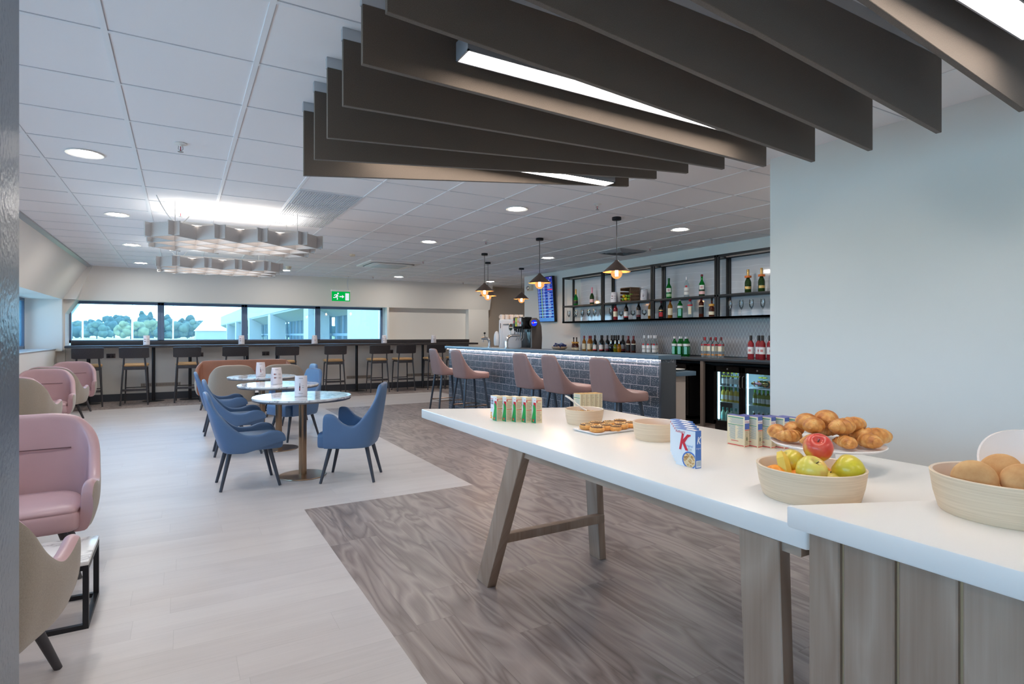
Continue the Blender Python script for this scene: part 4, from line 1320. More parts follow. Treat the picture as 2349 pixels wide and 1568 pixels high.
# beer taps
def tap(loc, rz, h, reach, badge, label):
    t = thing('beer_tap', label, 'beer tap', loc, rz, 'chrome beer taps')
    pts = [(0, 0, 0), (0, 0, h * .45)] + [(reach * .45 * (1 - math.cos(a)), 0, h * .45 + h * .5 * math.sin(a)) for a in [R(15 * i) for i in range(1, 7)]] + [(reach, 0, h * .95)]
    b_ = MB(); b_.tube(pts, .022, 14); b_.lathe([(0, 0), (.04, 0), (.04, .008), (.024, .014)], 20); b_.build('swan_neck', M_chrome, t)
    b_ = MB(); b_.cyl((reach, 0, h * .95 + .014), (reach, 0, h * .95 - .06), .012, .008, 12); b_.cyl((reach - .03, 0, h * .95), (reach + .03, 0, h * .95), .020, seg=14); b_.build('spout', M_chrome, t)
    b_ = MB(); b_.cyl((reach * .72, 0, h), (reach * .76, 0, h + .06), .005, seg=8); b_.lathe([(0, -.018), (.013, -.014), (.018, 0), (.013, .014), (0, .018)], 14, (reach * .77, 0, h + .075)); b_.build('tap_handle', M_blackpl, t)
    if badge:
        b_ = MB(); b_.cyl((reach * .36, -.004, h - .01), (reach * .36, -.004, h + .06), .006, seg=8)
        b_.prism([(reach * .36 + .034 * math.sin(a), h + .115 + .055 * math.cos(a)) for a in [R(18 * i) for i in range(20)]], -.009, .009, 'y', bev=.002); b_.build('badge', M_steel, t)
        b_ = MB(); b_.prism([(reach * .36 + .029 * math.sin(a), h + .115 + .049 * math.cos(a)) for a in [R(18 * i) for i in range(20)]], -.0105, -.0092, 'y'); b_.build('badge_face', mat('bottle_green_badge', (40, 74, 66), 0.3), t)
        b_ = MB(); b_.box(reach * .36 - .026, reach * .36 + .026, -.0118, -.0104, h + .104, h + .118); b_.build('badge_band', M_whitepl, t)
        b_ = MB(); b_.prism([(reach * .36 + .010 * math.sin(R(a)), h + .140 + .010 * math.cos(R(a))) for a in (0, 144, 288, 72, 216)][:1] + [(reach * .36 + .011, h + .130), (reach * .36 - .011, h + .130)], -.0118, -.0104, 'y'); b_.build('badge_mark', mat('badge_red', (196, 40, 44), 0.4), t)
    return t
tap((4.20, 7.40, 1.105), R(0), .20, .19, True, 'chrome swan neck beer tap with a green oval badge on the bar')
tap((4.24, 8.02, 1.105), R(160), .15, .10, False, 'smaller chrome tap at the far end of the bar top')
# ------------------------------------------------------------------ machines behind the bar
t = thing('service_counter', 'back service counter carrying the drinks machines behind the bar', 'counter', (0, 0, 0))
b = MB(); b.box(4.86, 6.34, 8.2, 9.75, .905, .95, .003); b.build('worktop', M_conc, t)
b = MB(); b.box(4.9, 6.3, 8.25, 9.7, 0, .905); b.build('carcass', M_panel, t)
# white glass-washer style machine (coffee unit)
t = thing('coffee_machine', 'white boxy hot drinks machine with a rounded front handle behind the bar', 'machine', (4.927, 8.934, .95), R(-27))
b = MB(); b.box(0, .44, 0, .36, 0, .63, .015, 3); b.build('body', mat('machine_white', (224, 228, 234), 0.35), t)
b = MB(); b.box(.05, .40, -.012, 0, .02, .52, .006); b.build('door_panel', mat('machine_door', (214, 220, 228), 0.3), t)
b = MB(); b.box(.06, .34, -.022, -.004, .535, .552, .003); b.build('door_handle', M_steel, t)
b = MB(); b.box(.012, .022, -.006, 0, .47, .56); b.build('indicator', M_blackpl, t)
b = MB(); b.lathe([(0, 0), (.042, 0), (.05, .03), (.052, .12), (.045, .20), (.025, .25), (0, .26)], 20, (-.05, .05, .16)); b.build('side_hopper', mat('machine_white', (224, 228, 234), 0.35), t)
# mugs
mg0 = thing('mug', 'white mug', 'mug', (0, 0, 0), 0, 'mugs on the white machine')
b = MB(); b.lathe([(0, 0), (.030, 0), (.036, .006), (.038, .085), (.036, .085), (.033, .010), (0, .008)], 24); b.build('cup', mat('cream_china', (238, 222, 208), 0.2), mg0)
b = MB(); b.tube([(-.036, 0, .068), (-.055, 0, .066), (-.062, 0, .045), (-.054, 0, .025), (-.037, 0, .020)], .005, 8); b.build('handle', mat('cream_china', (238, 222, 208), 0.2), mg0)
MG = []
for r_ in range(2):
    for q in range(5):
        a0, c0 = .05 + .085 * q, .07 + .12 * r_
        MG.append((4.927 + a0 * .891 + c0 * .454, 8.934 - a0 * .454 + c0 * .891, 1.5806))
for i, p in enumerate(MG):
    lb = 'cream mug on the white drinks machine, %s in the %s row' % (('first', 'second', 'third', 'fourth', 'fifth')[i % 5], ('front', 'rear')[i // 5])
    if i == 0:
        mg0.location = p; mg0['label'] = lb
    else:
        dup(mg0, p, R((i * 53) % 40 - 20), lb)
# soft drinks dispenser (front = -x)
t = thing('soda_dispenser', 'tall grey soft drinks dispenser with black head and lit blue badge', 'drinks dispenser', (5.05, 8.30, .95))
t.scale = (.76, 1, 1)
M_disp = mat('dispenser_bronze_grey', (112, 104, 100), 0.35, 0.4)
b = MB()
prof = [(0.0, 0), (.46, 0), (.47, .03), (.485, .30), (.47, .50), (.42, .60), (.34, .645), (.22, .645), (.20, .60), (.21, .50), (.215, .14), (.20, .12), (0.0, .12)]
b.prism(prof, 0, .36, 'y', bev=.004); b.build('body', M_disp, t, angle=30)
b = MB(); b.box(-.01, .24, .03, .36, .455, .66, .012, 3); b.build('head', M_blackgloss, t)
cols = [('dispenser_label_black', (40, 36, 40)), ('dispenser_label_lime', (206, 208, 40)), ('dispenser_label_white', (226, 200, 186)), ('dispenser_label_silver', (206, 206, 214))]
for q, (nm, rgb) in enumerate(cols):
    b = MB(); b.box(-.016, -.0095, .285 - .072 * q, .345 - .072 * q, .50, .645, .001); lo = b.build('flavour_label', mat(nm, rgb, 0.3), t)
    lo['label'] = ('black', 'lime green', 'white and orange', 'silver')[q] + ' flavour label'
    b = MB(); b.box(-.0185, -.0158, .298 - .072 * q, .332 - .072 * q, .555 - .02 * (q % 2), .600 - .02 * (q % 2)); b.build('label_mark', mat('mark_%d' % q, ((214, 40, 50), (90, 170, 60), (228, 110, 40), (196, 40, 50))[q], 0.4), lo)
    b = MB(); b.lathe([(0, .40), (.013, .40), (.020, .455), (0, .455)], 14, (.05, .315 - .072 * q, 0)); b.build('nozzle', M_blackpl, t)
    b = MB(); b.tube([(.085, .315 - .072 * q, .44), (.07, .315 - .072 * q, .30), (.03, .315 - .072 * q, .255)], .006, 8); b.build('lever', M_chrome, t)
b = MB(); b.box(.205, .214, .05, .33, .13, .44); b.build('splash_panel', M_blackgloss, t)
b = MB(); b.box(-.04, .20, -.005, .365, .0, .115, .008); b.build('drip_tray', mat('tray_grey', (128, 130, 134), 0.35, 0.5), t)
el = lambda sx, sz, n=28: [(.245 + sx * math.cos(2 * math.pi * i / n), .555 + sz * math.sin(2 * math.pi * i / n)) for i in range(n)]
b = MB(); b.prism(el(.098, .072), -.03, .01, 'y', bev=.006); b.build('badge_bezel', M_disp, t)
b = MB(); b.prism(el(.076, .054), -.034, -.029, 'y'); b.build('lit_badge', emis('badge_blue', (30, 50, 225), 1.3), t)
b = MB(); b.prism([(.175, .553), (.21, .548), (.26, .556), (.315, .560), (.315, .572), (.26, .572), (.21, .566), (.175, .562)], -.0355, -.0338, 'y'); b.build('badge_band', emis('badge_lightblue', (150, 200, 255), 1.3), t)
b = MB(); b.cyl((.218, -.037, .560), (.218, -.0345, .560), .016, seg=18); b.build('badge_disc', emis('badge_red_lit', (226, 40, 60), 1.0), t)

# departures screen
t = thing('departures_screen', 'tall wall mounted departures screen glowing blue with rows of flights', 'screen', (6.765, 9.79, 1.575), 0)
t.rotation_euler = (0, R(-4), 0)
b = MB(); b.box(-.06, 0, 0, .585, 0, .955, .004); b.build('casing', M_blackpl, t)
k = NT('screen_blue', 0.2)
sp = k.n('ShaderNodeSeparateXYZ'); k.l(k.tc.outputs['Object'], sp.inputs[0])
cc = k.ramp(sp.outputs['Z'], [(0.0, (60, 120, 200)), (0.12, (84, 150, 226)), (0.45, (58, 110, 206)), (0.95, (30, 30, 150))])
k.l(cc, k.b.inputs['Emission Color']); k.b.inputs['Emission Strength'].default_value = 0.85; k.b.inputs['Base Color'].default_value = (0, 0, 0.01, 1)
b = MB(); b.box(-.0625, -.0602, .012, .573, .014, .943); b.build('display', k.m, t, flat=True)
M_r1 = emis('screen_text_white', (226, 236, 250), 1.0); M_r2 = emis('screen_text_lime', (176, 214, 70), 1.0); M_r3 = emis('screen_text_red', (232, 60, 90), 1.0); M_r4 = emis('screen_row_dark', (34, 56, 160), 0.8)
bw, bl_, bd_ = MB(), MB(), MB()
rnd = random.Random(3)
def srow(bm_, y0, y1, z0, z1): bm_.face([(-.0632, y1, z0), (-.0632, y0, z0), (-.0632, y0, z1), (-.0632, y1, z1)])
for q in range(25):
    z_ = .865 - q * .0318
    if q % 2 == 0: bd_.face([(-.0628, .57, z_ - .008), (-.0628, .02, z_ - .008), (-.0628, .02, z_ + .021), (-.0628, .57, z_ + .021)])
    for y0, mx_ in ((.545, .03), (.46, .0), (.37, .09), (.20, .13)):
        if y0 == .46:
            srow(bl_, y0 - .055, y0, z_, z_ + .012)
        elif not (y0 == .20 and q in (7, 19)):
            n_ = max(2, int(mx_ * rnd.uniform(.6, 1) / .014))
            for c_ in range(n_): srow(bw, y0 - c_ * .014 - .011, y0 - c_ * .014, z_ + .001, z_ + .011)
srow(bw, .28, .45, .905, .925); srow(bw, .06, .11, .912, .925)
bw.build('flight_rows', M_r1, t, flat=True); bl_.build('flight_times', M_r2, t, flat=True); bd_.build('row_bands', M_r4, t, flat=True)
b = MB(); b.face([(-.0634, .20, .668), (-.0634, .02, .668), (-.0634, .02, .688), (-.0634, .20, .688)]); b.build('cancelled_flag', M_r3, t, flat=True)
t = thing('emergency_light', 'small twin emergency light box high on the bar wall corner', 'light', (6.78, 10.83, 2.345))
b = MB(); b.box(-.06, 0, -.09, .09, -.06, .06, .008); b.build('box', M_cream, t)
b = MB(); b.lathe([(0, .0), (.046, .0), (.05, .012), (.04, .03), (0, .034)], 24); o = b.build('lamp_lens', M_chrome, t); o.location = (-.062, .035, 0); o.rotation_euler = (0, R(-90), 0)

# ------------------------------------------------------------------ back bar
t = thing('back_counter', 'dark back bar counter along the wall under the bottle shelves', 'counter', (0, 0, 0))
b = MB(); b.box(6.35, 6.775, 3.2, 10.9, .935, .984, .003); b.box(6.755, 6.775, 3.2, 10.9, .984, 1.0); b.build('worktop', mat('charcoal_top', (62, 64, 68), 0.18), t)
b = MB(); b.box(6.36, 6.40, 5.60, 5.655, 0, .935); b.build('support_post', mat('taupe_post', (120, 110, 104), 0.5), t)
b = MB(); b.box(6.755, 6.775, 3.2, 10.9, 0, .935); b.build('back_panel', M_blackpl, t, flat=True)  # black sheet put in for the dark void under the counter
b = MB(); b.box(6.35, 6.76, 7.0, 10.9, 0, .935); b.build('cupboard', M_panel, t)
k = NT('diamond_tile', 0.25, 0.5)
sp = k.n('ShaderNodeSeparateXYZ'); k.l(k.tc.outputs['Object'], sp.inputs[0])
a_ = k.math('ADD', k.math('DIVIDE', sp.outputs['Y'], .055), k.math('DIVIDE', sp.outputs['Z'], .105))
b_2 = k.math('SUBTRACT', k.math('DIVIDE', sp.outputs['Y'], .055), k.math('DIVIDE', sp.outputs['Z'], .105))
fa = k.math('ABSOLUTE', k.math('SUBTRACT', k.math('FRACT', a_), .5)); fb = k.math('ABSOLUTE', k.math('SUBTRACT', k.math('FRACT', b_2), .5))
gr = k.math('GREATER_THAN', k.math('MAXIMUM', fa, fb), .465)
k.l(k.mix(gr, (142, 140, 144), (196, 198, 200)), k.b.inputs['Base Color'])
b = MB(); b.box(6.768, 6.7795, 3.2, 9.0, 1.0, 1.53)
tag(b.build('splashback', k.m, flat=True), 'grey diamond tiled splashback behind the back bar bottles', 'tiles')

# steel shelf frame with glossy wave panel
t = thing('bottle_shelf', 'black steel framed bottle shelving with glossy pale back panel', 'shelf', (0, 0, 0))
SX0, SX1 = 6.50, 6.775
PY = [9.23, 8.0, 6.755, 5.49, 4.24]
fr = .032
for i, y in enumerate(PY):
    for dy in ((0,) if i == 0 else (-.022, .022)):
        for x in (SX0, SX1 - fr):
            b = MB(); b.box(x, x + fr, y + dy - fr / 2 if i else y - fr, y + dy + fr / 2 if i else y, 1.53, 2.425, .002, 1); b.build('post', M_black, t)
b = MB()
for x in (SX0, SX1 - fr):
    for z_ in (1.53, 2.425 - fr): b.box(x, x + fr, 4.24, 9.23, z_, z_ + fr)
for y in PY:
    for z_ in (1.53, 2.425 - fr): b.box(SX0 + fr, SX1 - fr, y - fr, y, z_, z_ + fr)
b.build('frame', M_black, t, flat=True)
b = MB(); b.box(SX0, SX1, 4.24, 9.23, 1.838, 1.868, .002); b.build('middle_board', M_black, t)
b = MB(); b.box(SX0, SX1 - .005, 4.24, 9.23, 1.532, 1.5615, .001); b.build('bottom_board', mat('pewter_board', (96, 112, 120), 0.35, 0.3), t)
b = MB(); b.box(6.66, 6.70, 4.26, 9.2, 2.398, 2.412); b.build('top_light_rail', mat('lit_rail', (176, 166, 160), 0.4), t)
k = NT('glossy_wave_panel', 0.07, 0.7)
sp = k.n('ShaderNodeSeparateXYZ'); k.l(k.tc.outputs['Object'], sp.inputs[0])
wv = k.n('ShaderNodeTexWave', wave_type='BANDS', bands_direction='Z'); wv.inputs['Scale'].default_value = 3.0; wv.inputs['Distortion'].default_value = 4.0; wv.inputs['Detail'].default_value = 1.0; wv.inputs['Detail Scale'].default_value = 0.7
k.l(k.tc.outputs['Object'], wv.inputs['Vector'])
ln = k.math('GREATER_THAN', wv.outputs['Fac'], 0.985)
k.l(k.mix(k.math('MULTIPLY', ln, 0.35), (198, 202, 210), (232, 236, 242)), k.b.inputs['Base Color'])
bpn = k.n('ShaderNodeBump'); bpn.inputs['Strength'].default_value = 0.03; bpn.inputs['Distance'].default_value = 0.02
k.l(k.noise(k.tc.outputs['Object'], 2.5, 1), bpn.inputs['Height']); k.l(bpn.outputs[0], k.b.inputs['Normal'])
b = MB(); b.box(6.764, 6.774, 4.26, 8.98, 1.56, 2.40); b.build('back_panel', k.m, t, flat=True)

# ------------------------------------------------------------------ bottles
def gl(name, rgb, rough=0.05, tr=0.75):
    return mat(name, rgb, rough, trans=tr, ior=1.45)
G_green = gl('green_bottle_glass', (20, 150, 50)); G_dkgreen = gl('dark_green_bottle_glass', (40, 72, 26), tr=.5)
G_clear = mat('clear_bottle_glass', (236, 246, 248), 0.04, trans=.92, ior=1.2); G_amber = gl('amber_liquor_glass', (214, 138, 40)); G_brown = gl('brown_liquor_glass', (96, 40, 26), tr=.5)
G_black = mat('black_bottle_glass', (18, 18, 20), 0.06); G_rose = gl('rose_wine_glass', (226, 70, 80)); G_olive = gl('olive_oil_glass', (176, 180, 30)); G_orange = gl('orange_cordial_glass', (240, 160, 20))
L_cream = mat('cream_label', (232, 220, 192), 0.6); L_white = mat('white_label', (236, 234, 232), 0.5); L_red = mat('red_label', (196, 40, 48), 0.5); L_blackl = mat('black_label', (30, 28, 30), 0.5); L_pink = mat('pink_label', (236, 190, 190), 0.5); L_grey = mat('grey_label', (150, 146, 150), 0.5); L_gold = mat('gold_foil', (206, 168, 104), 0.3, 0.7); L_orange = mat('orange_foil', (216, 110, 40), 0.4); L_pinkf = mat('pink_foil', (214, 150, 168), 0.35, 0.3); L_wine = mat('maroon_cap', (110, 28, 40), 0.4); L_teal = mat('teal_label', (130, 200, 190), 0.5); L_greenl = mat('lime_label', (130, 196, 50), 0.5); L_blue = mat('navy_orange_label', (60, 62, 110), 0.5)
PROTO = {}
BG = 'bottles at the bar'
def bottle(kind, r, h, sh, nr, glass, cap, cap_h, labels, sq=False, round_sh=1.0):
    """r body radius, h height, sh shoulder height, nr neck radius; labels: [(z0,z1,mat,wrap)]"""
    t = thing(kind, kind, 'bottle', (0, 0, -50), 0, BG)
    nb = sh + (h - sh) * .42 * round_sh
    if not sq:
        prof = [(0, 0), (r * .92, 0), (r, .006), (r, sh), (r * .92, sh + (nb - sh) * .3), (r * .6, sh + (nb - sh) * .72), (nr * 1.15, nb), (nr, nb + .01), (nr, h - .004)]
        b_ = MB(); b_.lathe(prof + [(nr * .9, h), (0, h)], 18)
    else:
        b_ = MB()
        def sqr(a): return [(cx_ * a, cy_ * a * .8) for cx_, cy_ in ((1, .8), (.8, 1), (-.8, 1), (-1, .8), (-1, -.8), (-.8, -1), (.8, -1), (1, -.8))]
        b_.pad(sqr(r), [(.002, 0), (0, .006), (0, sh), (r * .5, nb - .01), (r - nr, nb), (r - nr, h)])
    b_.build('glass', glass, t, angle=45)
    b_ = MB(); b_.lathe([(nr * 1.18, h - cap_h), (nr * 1.2, h - .002), (nr * 1.05, h + .002), (0, h + .002)], 16); b_.build('cap', cap, t)
    for lz0, lz1, lm, wrap in labels:
        b_ = MB()
        rr_ = r * 1.012
        if sq:
            b_.box(-r * .80, r * .80, -r * .81 - .001, -r * .81, lz0, lz1)
            b_.box(-r * 1.01, -r * 1.0, -r * .6, r * .6, lz0, lz1)
        else:
            n_ = 12
            a0 = R(215) - wrap / 2
            pr_ = []
            for q in range(n_ + 1):
                a = a0 + wrap * q / n_
                pr_.append([(rr_ * math.cos(a), rr_ * math.sin(a), lz0), (rr_ * math.cos(a), rr_ * math.sin(a), lz1)])
            b_.sheet(pr_)
        b_.build('label', lm, t, recalc=False)
    PROTO[kind] = [t, False]
    return t
W_, H_ = R(170), R(330)
bottle('champagne_bottle', .043, .315, .135, .0145, G_dkgreen, L_gold, .085, [(.05, .085, L_gold, R(120)), (.205, .232, L_orange, H_)])
bottle('sparkling_bottle', .042, .315, .13, .0145, G_green, L_gold, .10, [(.035, .10, L_blackl, W_), (.085, .098, L_gold, W_)])
bottle('rose_sparkling_bottle', .042, .315, .13, .0145, G_dkgreen, L_pinkf, .12, [(.035, .095, L_pink, W_)])
bottle('vermouth_bottle', .042, .32, .17, .015, G_green, mat('green_cap', (20, 90, 50), .4), .03, [(.03, .075, mat('pale_green_label', (170, 206, 160), .5), W_), (.10, .165, L_white, R(110)), (.118, .146, L_red, R(40)), (.126, .139, L_white, R(30))])
bottle('dark_vermouth_bottle', .042, .32, .17, .015, G_green, L_wine, .03, [(.004, .155, L_blackl, H_), (.03, .075, L_pink, W_), (.10, .165, L_white, R(110)), (.118, .146, L_red, R(40)), (.126, .139, L_white, R(30))])
bottle('white_rum_bottle', .037, .31, .19, .014, G_clear, mat('white_cap', (226, 226, 230), .4), .045, [(.04, .15, L_white, W_), (.152, .178, L_red, R(50)), (.085, .10, L_grey, R(120))])
bottle('rose_wine_bottle', .038, .31, .185, .0145, G_rose, L_blackl, .06, [(.06, .15, L_cream, W_)])
bottle('red_wine_bottle', .038, .31, .185, .0145, G_black, L_blackl, .06, [(.055, .14, L_white, W_), (.04, .058, L_red, W_), (.12, .128, L_red, W_)])
bottle('dark_wine_bottle', .038, .31, .185, .0145, G_black, L_blackl, .06, [(.075, .15, L_grey, W_), (.04, .07, L_wine, W_)])
bottle('coffee_liqueur_bottle', .040, .29, .15, .013, G_black, L_wine, .04, [(.03, .10, L_red, R(90)), (.12, .135, L_gold, R(110))])
bottle('whisky_bottle', .036, .30, .185, .014, G_amber, L_wine, .05, [(.05, .155, L_cream, W_)])
bottle('gin_bottle', .039, .29, .20, .016, G_green, mat('silver_cap', (196, 198, 202), .35, .5), .028, [(.150, .185, L_white, W_), (.03, .14, L_teal, R(70))])
bottle('vodka_bottle', .038, .29, .20, .017, G_clear, mat('red_screw_cap', (186, 34, 48), .4), .05, [(.175, .195, L_red, W_), (.05, .165, L_cream, R(70))])
bottle('dark_rum_bottle', .036, .30, .20, .014, G_brown, L_wine, .055, [(.05, .15, L_blackl, W_), (.155, .17, L_cream, W_)])
bottle('bourbon_bottle', .041, .27, .11, .012, G_brown, L_blackl, .035, [(.03, .075, L_cream, W_), (.155, .185, mat('amber_neck', (214, 160, 70), .4), H_)], round_sh=.9)
bottle('oil_pourer_bottle', .032, .22, .125, .010, G_black, M_chrome, .05, [])
bottle('olive_pourer_bottle', .032, .22, .125, .010, G_olive, M_chrome, .05, [])
bottle('orange_pourer_bottle', .032, .22, .125, .010, G_orange, M_chrome, .05, [])
bottle('square_vodka_bottle', .040, .285, .20, .016, G_clear, mat('red_screw_cap', (186, 34, 48), .4), .045, [(.168, .190, L_red, 0), (.09, .16, L_cream, 0), (.03, .05, mat('orange_label', (222, 150, 80), .5), 0)], sq=True)
bottle('rose_blush_bottle', .040, .31, .20, .0155, G_rose, L_blackl, .065, [(.07, .16, L_white, W_), (.10, .13, mat('blush_mark', (206, 130, 130), .5), R(50))])
def place(kind, x, y, z, label, rz=0, group=None, rot=None):
    pr_ = PROTO[kind]
    if not pr_[1]:
        o = pr_[0]; o.location = (x, y, z); o.rotation_euler = rot or (0, 0, rz); o['label'] = label; pr_[1] = True
        if group: o['group'] = group
        return o
    return dup(pr_[0], (x, y, z), rz, label, group, rot=rot)
ZU, ZL, ZBk = 1.8685, 1.5620, .9845
SG, CG = 'bottles on the steel shelves', 'bottles on the back counter'
place('sparkling_bottle', 6.62, 8.945, ZU, 'green sparkling wine bottle with gold foil on the upper shelf, far left', 0, SG)
place('rose_sparkling_bottle', 6.62, 8.444, ZU, 'sparkling wine bottle with pink foil on the upper shelf', 0, SG)
place('vermouth_bottle', 6.62, 6.508, ZU, 'bright green vermouth bottle on the upper shelf', 0, SG)
place('white_rum_bottle', 6.62, 6.147, ZU, 'clear white capped bottle on the upper shelf between two vermouth bottles', 0, SG)
place('dark_vermouth_bottle', 6.62, 5.854, ZU, 'half dark vermouth bottle with maroon cap on the upper shelf', 0, SG)
place('champagne_bottle', 6.62, 5.065, ZU, 'champagne bottle with orange collar on the upper shelf, left of the pair', 0, SG)
place('champagne_bottle', 6.62, 4.858, ZU, 'champagne bottle with orange collar on the upper shelf, right of the pair', .2, SG)
place('rose_wine_bottle', 6.60, 7.755, ZL, 'rose wine bottle with cream label on the lower shelf', 0, SG)
place('red_wine_bottle', 6.60, 7.478, ZL, 'dark wine bottle with white and red label on the lower shelf', 0, SG)
place('dark_wine_bottle', 6.60, 7.172, ZL, 'dark wine bottle with grey and maroon label on the lower shelf', 0, SG)
place('whisky_bottle', 6.60, 6.90, ZL, 'amber bottle half hidden behind a shelf post on the lower shelf', 0, SG)
place('coffee_liqueur_bottle', 6.60, 6.655, ZL, 'black liqueur bottle with red slanted label on the lower shelf', 0, SG)
place('whisky_bottle', 6.60, 6.462, ZL, 'amber whisky bottle with cream label on the lower shelf', .2, SG)
place('gin_bottle', 6.60, 6.26, ZL, 'green gin bottle on the lower shelf', 0, SG)
place('vodka_bottle', 6.60, 6.061, ZL, 'clear vodka bottle with red cap on the lower shelf', 0, SG)
place('dark_rum_bottle', 6.60, 5.846, ZL, 'dark rum bottle with maroon cap on the lower shelf', 0, SG)
place('bourbon_bottle', 6.60, 5.656, ZL, 'round shouldered brown liqueur bottle on the lower shelf by a post', 0, SG)
XB_ = 6.55
ORD = ['first', 'second', 'third', 'fourth', 'fifth', 'sixth']
def row(kind, ys_, xs_, what):
    for i, (y, x) in enumerate(zip(ys_, xs_)):
        place(kind, x, y, ZBk, '%s on the back counter, %s from the left' % (what, ORD[i]), (i * 1.3) % .8 - .4, CG)
row('bourbon_bottle', (8.92, 8.80), (6.55, 6.53), 'squat brown bottle with amber neck')
row('whisky_bottle', (8.565, 8.50, 8.41), (6.53, 6.64, 6.53), 'amber whisky bottle')
row('red_wine_bottle', (8.245, 8.17, 8.075), (6.53, 6.64, 6.54), 'black wine bottle with white label')
row('dark_wine_bottle', (7.915, 7.865, 7.80, 7.745, 7.69, 7.63), (6.55, 6.66, 6.55, 6.66, 6.56, 6.66), 'black wine bottle with grey label')
place('oil_pourer_bottle', 6.42, 7.66, ZBk, 'dark pourer bottle with a chrome spout on the back counter', 0, CG)
place('olive_pourer_bottle', 6.42, 7.55, ZBk, 'yellow green pourer bottle with a chrome spout on the back counter', 0, CG)
place('orange_pourer_bottle', 6.42, 7.45, ZBk, 'orange pourer bottle with a chrome spout on the back counter', 0, CG)
row('dark_rum_bottle', (7.345, 7.24), (6.53, 6.55), 'dark rum bottle with maroon cap')
row('white_rum_bottle', (6.96, 6.905, 6.86, 6.81, 6.745), (6.53, 6.63, 6.53, 6.64, 6.54), 'clear rum bottle with white cap')
row('gin_bottle', (6.305, 6.25, 6.195, 6.15, 6.085), (6.53, 6.63, 6.53, 6.64, 6.54), 'bright green gin bottle')
row('square_vodka_bottle', (5.70, 5.605, 5.51, 5.42), (6.50, 6.51, 6.50, 6.51), 'square clear vodka bottle with red cap')
row('rose_blush_bottle', (4.945, 4.855, 4.765, 4.675), (6.52, 6.56, 6.51, 6.54), 'blush rose wine bottle with black cap')
# stemware
M_stem = clear_glass('stemware_glass', (250, 252, 253), 0.06)
def glassware(name, r, h, bowl0, label):
    t = tag(None or bpy.data.objects.new(name, None), label, 'glass', 'glasses on the shelves') if False else None
    b_ = MB(); b_.lathe([(0, .002), (r * .85, .0015), (r * .85, .003), (.004, .007), (.0035, bowl0), (r * .45, bowl0 + .012), (r * .9, bowl0 + (h - bowl0) * .35), (r, bowl0 + (h - bowl0) * .6), (r * .82, h), (r * .80, h), (r * .97, bowl0 + (h - bowl0) * .6), (r * .86, bowl0 + (h - bowl0) * .36), (0, bowl0 + .006)], 20)
    return tag(b_.build(name, M_stem), label, 'glass', 'glasses on the shelves')
fl = glassware('champagne_flute', .029, .215, .085, 'slender flute')
FY = (9.15, 9.02, 8.88, 8.77, 8.69, 8.59, 8.49, 8.40, 8.31, 8.21, 8.10, 7.92, 7.86)
NUM = ['first', 'second', 'third', 'fourth', 'fifth', 'sixth', 'seventh', 'eighth', 'ninth', 'tenth', 'eleventh', 'twelfth', 'thirteenth', 'fourteenth']
for i, y in enumerate(FY):
    lb = 'tall clear flute on the lower shelf, %s from the left end' % NUM[i]
    if i == 0: fl.location = (6.60, y, ZL); fl['label'] = lb
    else: dup(fl, (6.60 + (.05 if i % 2 else -.02), y, ZL), 0, lb)
for i, y in enumerate((5.34, 5.155, 4.997, 4.825, 4.69)):
    dup(fl, (6.60, y, ZL), 0, 'tall clear flute on the lower shelf, %s in the section by the partition' % NUM[i])
wg = glassware('wine_glass', .036, .15, .06, 'small wine glass')
for i, y in enumerate((7.607, 7.309, 7.037)):
    lb = ('small wine glass beside the rose wine bottle on the lower shelf', 'small wine glass between two dark wine bottles on the lower shelf', 'small wine glass right of the last dark wine bottle on the lower shelf')[i]
    if i == 0: wg.location = (6.60, y, ZL); wg['label'] = lb
    else: dup(wg, (6.60, y, ZL), 0, lb)
dup(TENT1, (6.63, 7.825, ZU), R(-60), 'white folded menu card on the upper shelf left of the fruit crate', 'folded menu cards')
dup(TENT0, (6.63, 7.07, ZU), R(-60), 'white folded menu card on the upper shelf right of the fruit crate', 'folded menu cards')
# crate of citrus
t = thing('wooden_crate', 'small brown slatted crate tipped on its side on the upper shelf', 'crate', (6.60, 7.40, ZU))
M_cr = mat('crate_wood', (118, 88, 66), 0.7, noise=(20, .3, (1, 1, 6)))
b = MB(); b.box(.10, .115, -.13, .13, 0, .235); b.build('base_board', M_cr, t, flat=True)
for q in range(4):
    b = MB(); b.box(-.09, .10, -.13, -.118, .005 + q * .06, .048 + q * .06); b.build('slat', M_cr, t, flat=True)
    b = MB(); b.box(-.09, .10, .118, .13, .005 + q * .06, .048 + q * .06); b.build('slat', M_cr, t, flat=True)
b = MB(); b.box(-.09, .10, -.118, .118, 0, .012); b.box(-.09, .10, -.118, .118, .223, .235); b.build('end_board', M_cr, t, flat=True)
M_lem = mat('lemon_peel', (226, 190, 40), .45, bump=(150, .2)); M_lime = mat('lime_peel', (120, 170, 40), .4, bump=(150, .2))
def citrus(name, m_, r, loc, lb):
    b_ = MB(); b_.lathe([(0, -r * 1.15), (r * .25, -r * 1.02), (r * .7, -r * .72), (r, 0), (r * .7, r * .72), (r * .25, r * 1.02), (0, r * 1.15)], 14)
    o = b_.build(name, m_, loc=loc, rot=(R(80), 0, loc[1] * 9), angle=80)
    tag(o, lb, name, 'citrus in the crate')
citrus('lemon', M_lem, .029, (6.55, 7.475, ZU + .095), 'yellow lemon at the upper left of the crate')
citrus('lemon', M_lem, .029, (6.53, 7.405, ZU + .042), 'yellow lemon at the lower middle of the crate')
citrus('lime', M_lime, .024, (6.53, 7.475, ZU + .037), 'green lime at the lower left of the crate')
citrus('lime', M_lime, .024, (6.56, 7.41, ZU + .095), 'green lime above the middle lemon in the crate')
citrus('lime', M_lime, .024, (6.56, 7.355, ZU + .085), 'green lime at the right middle of the crate')
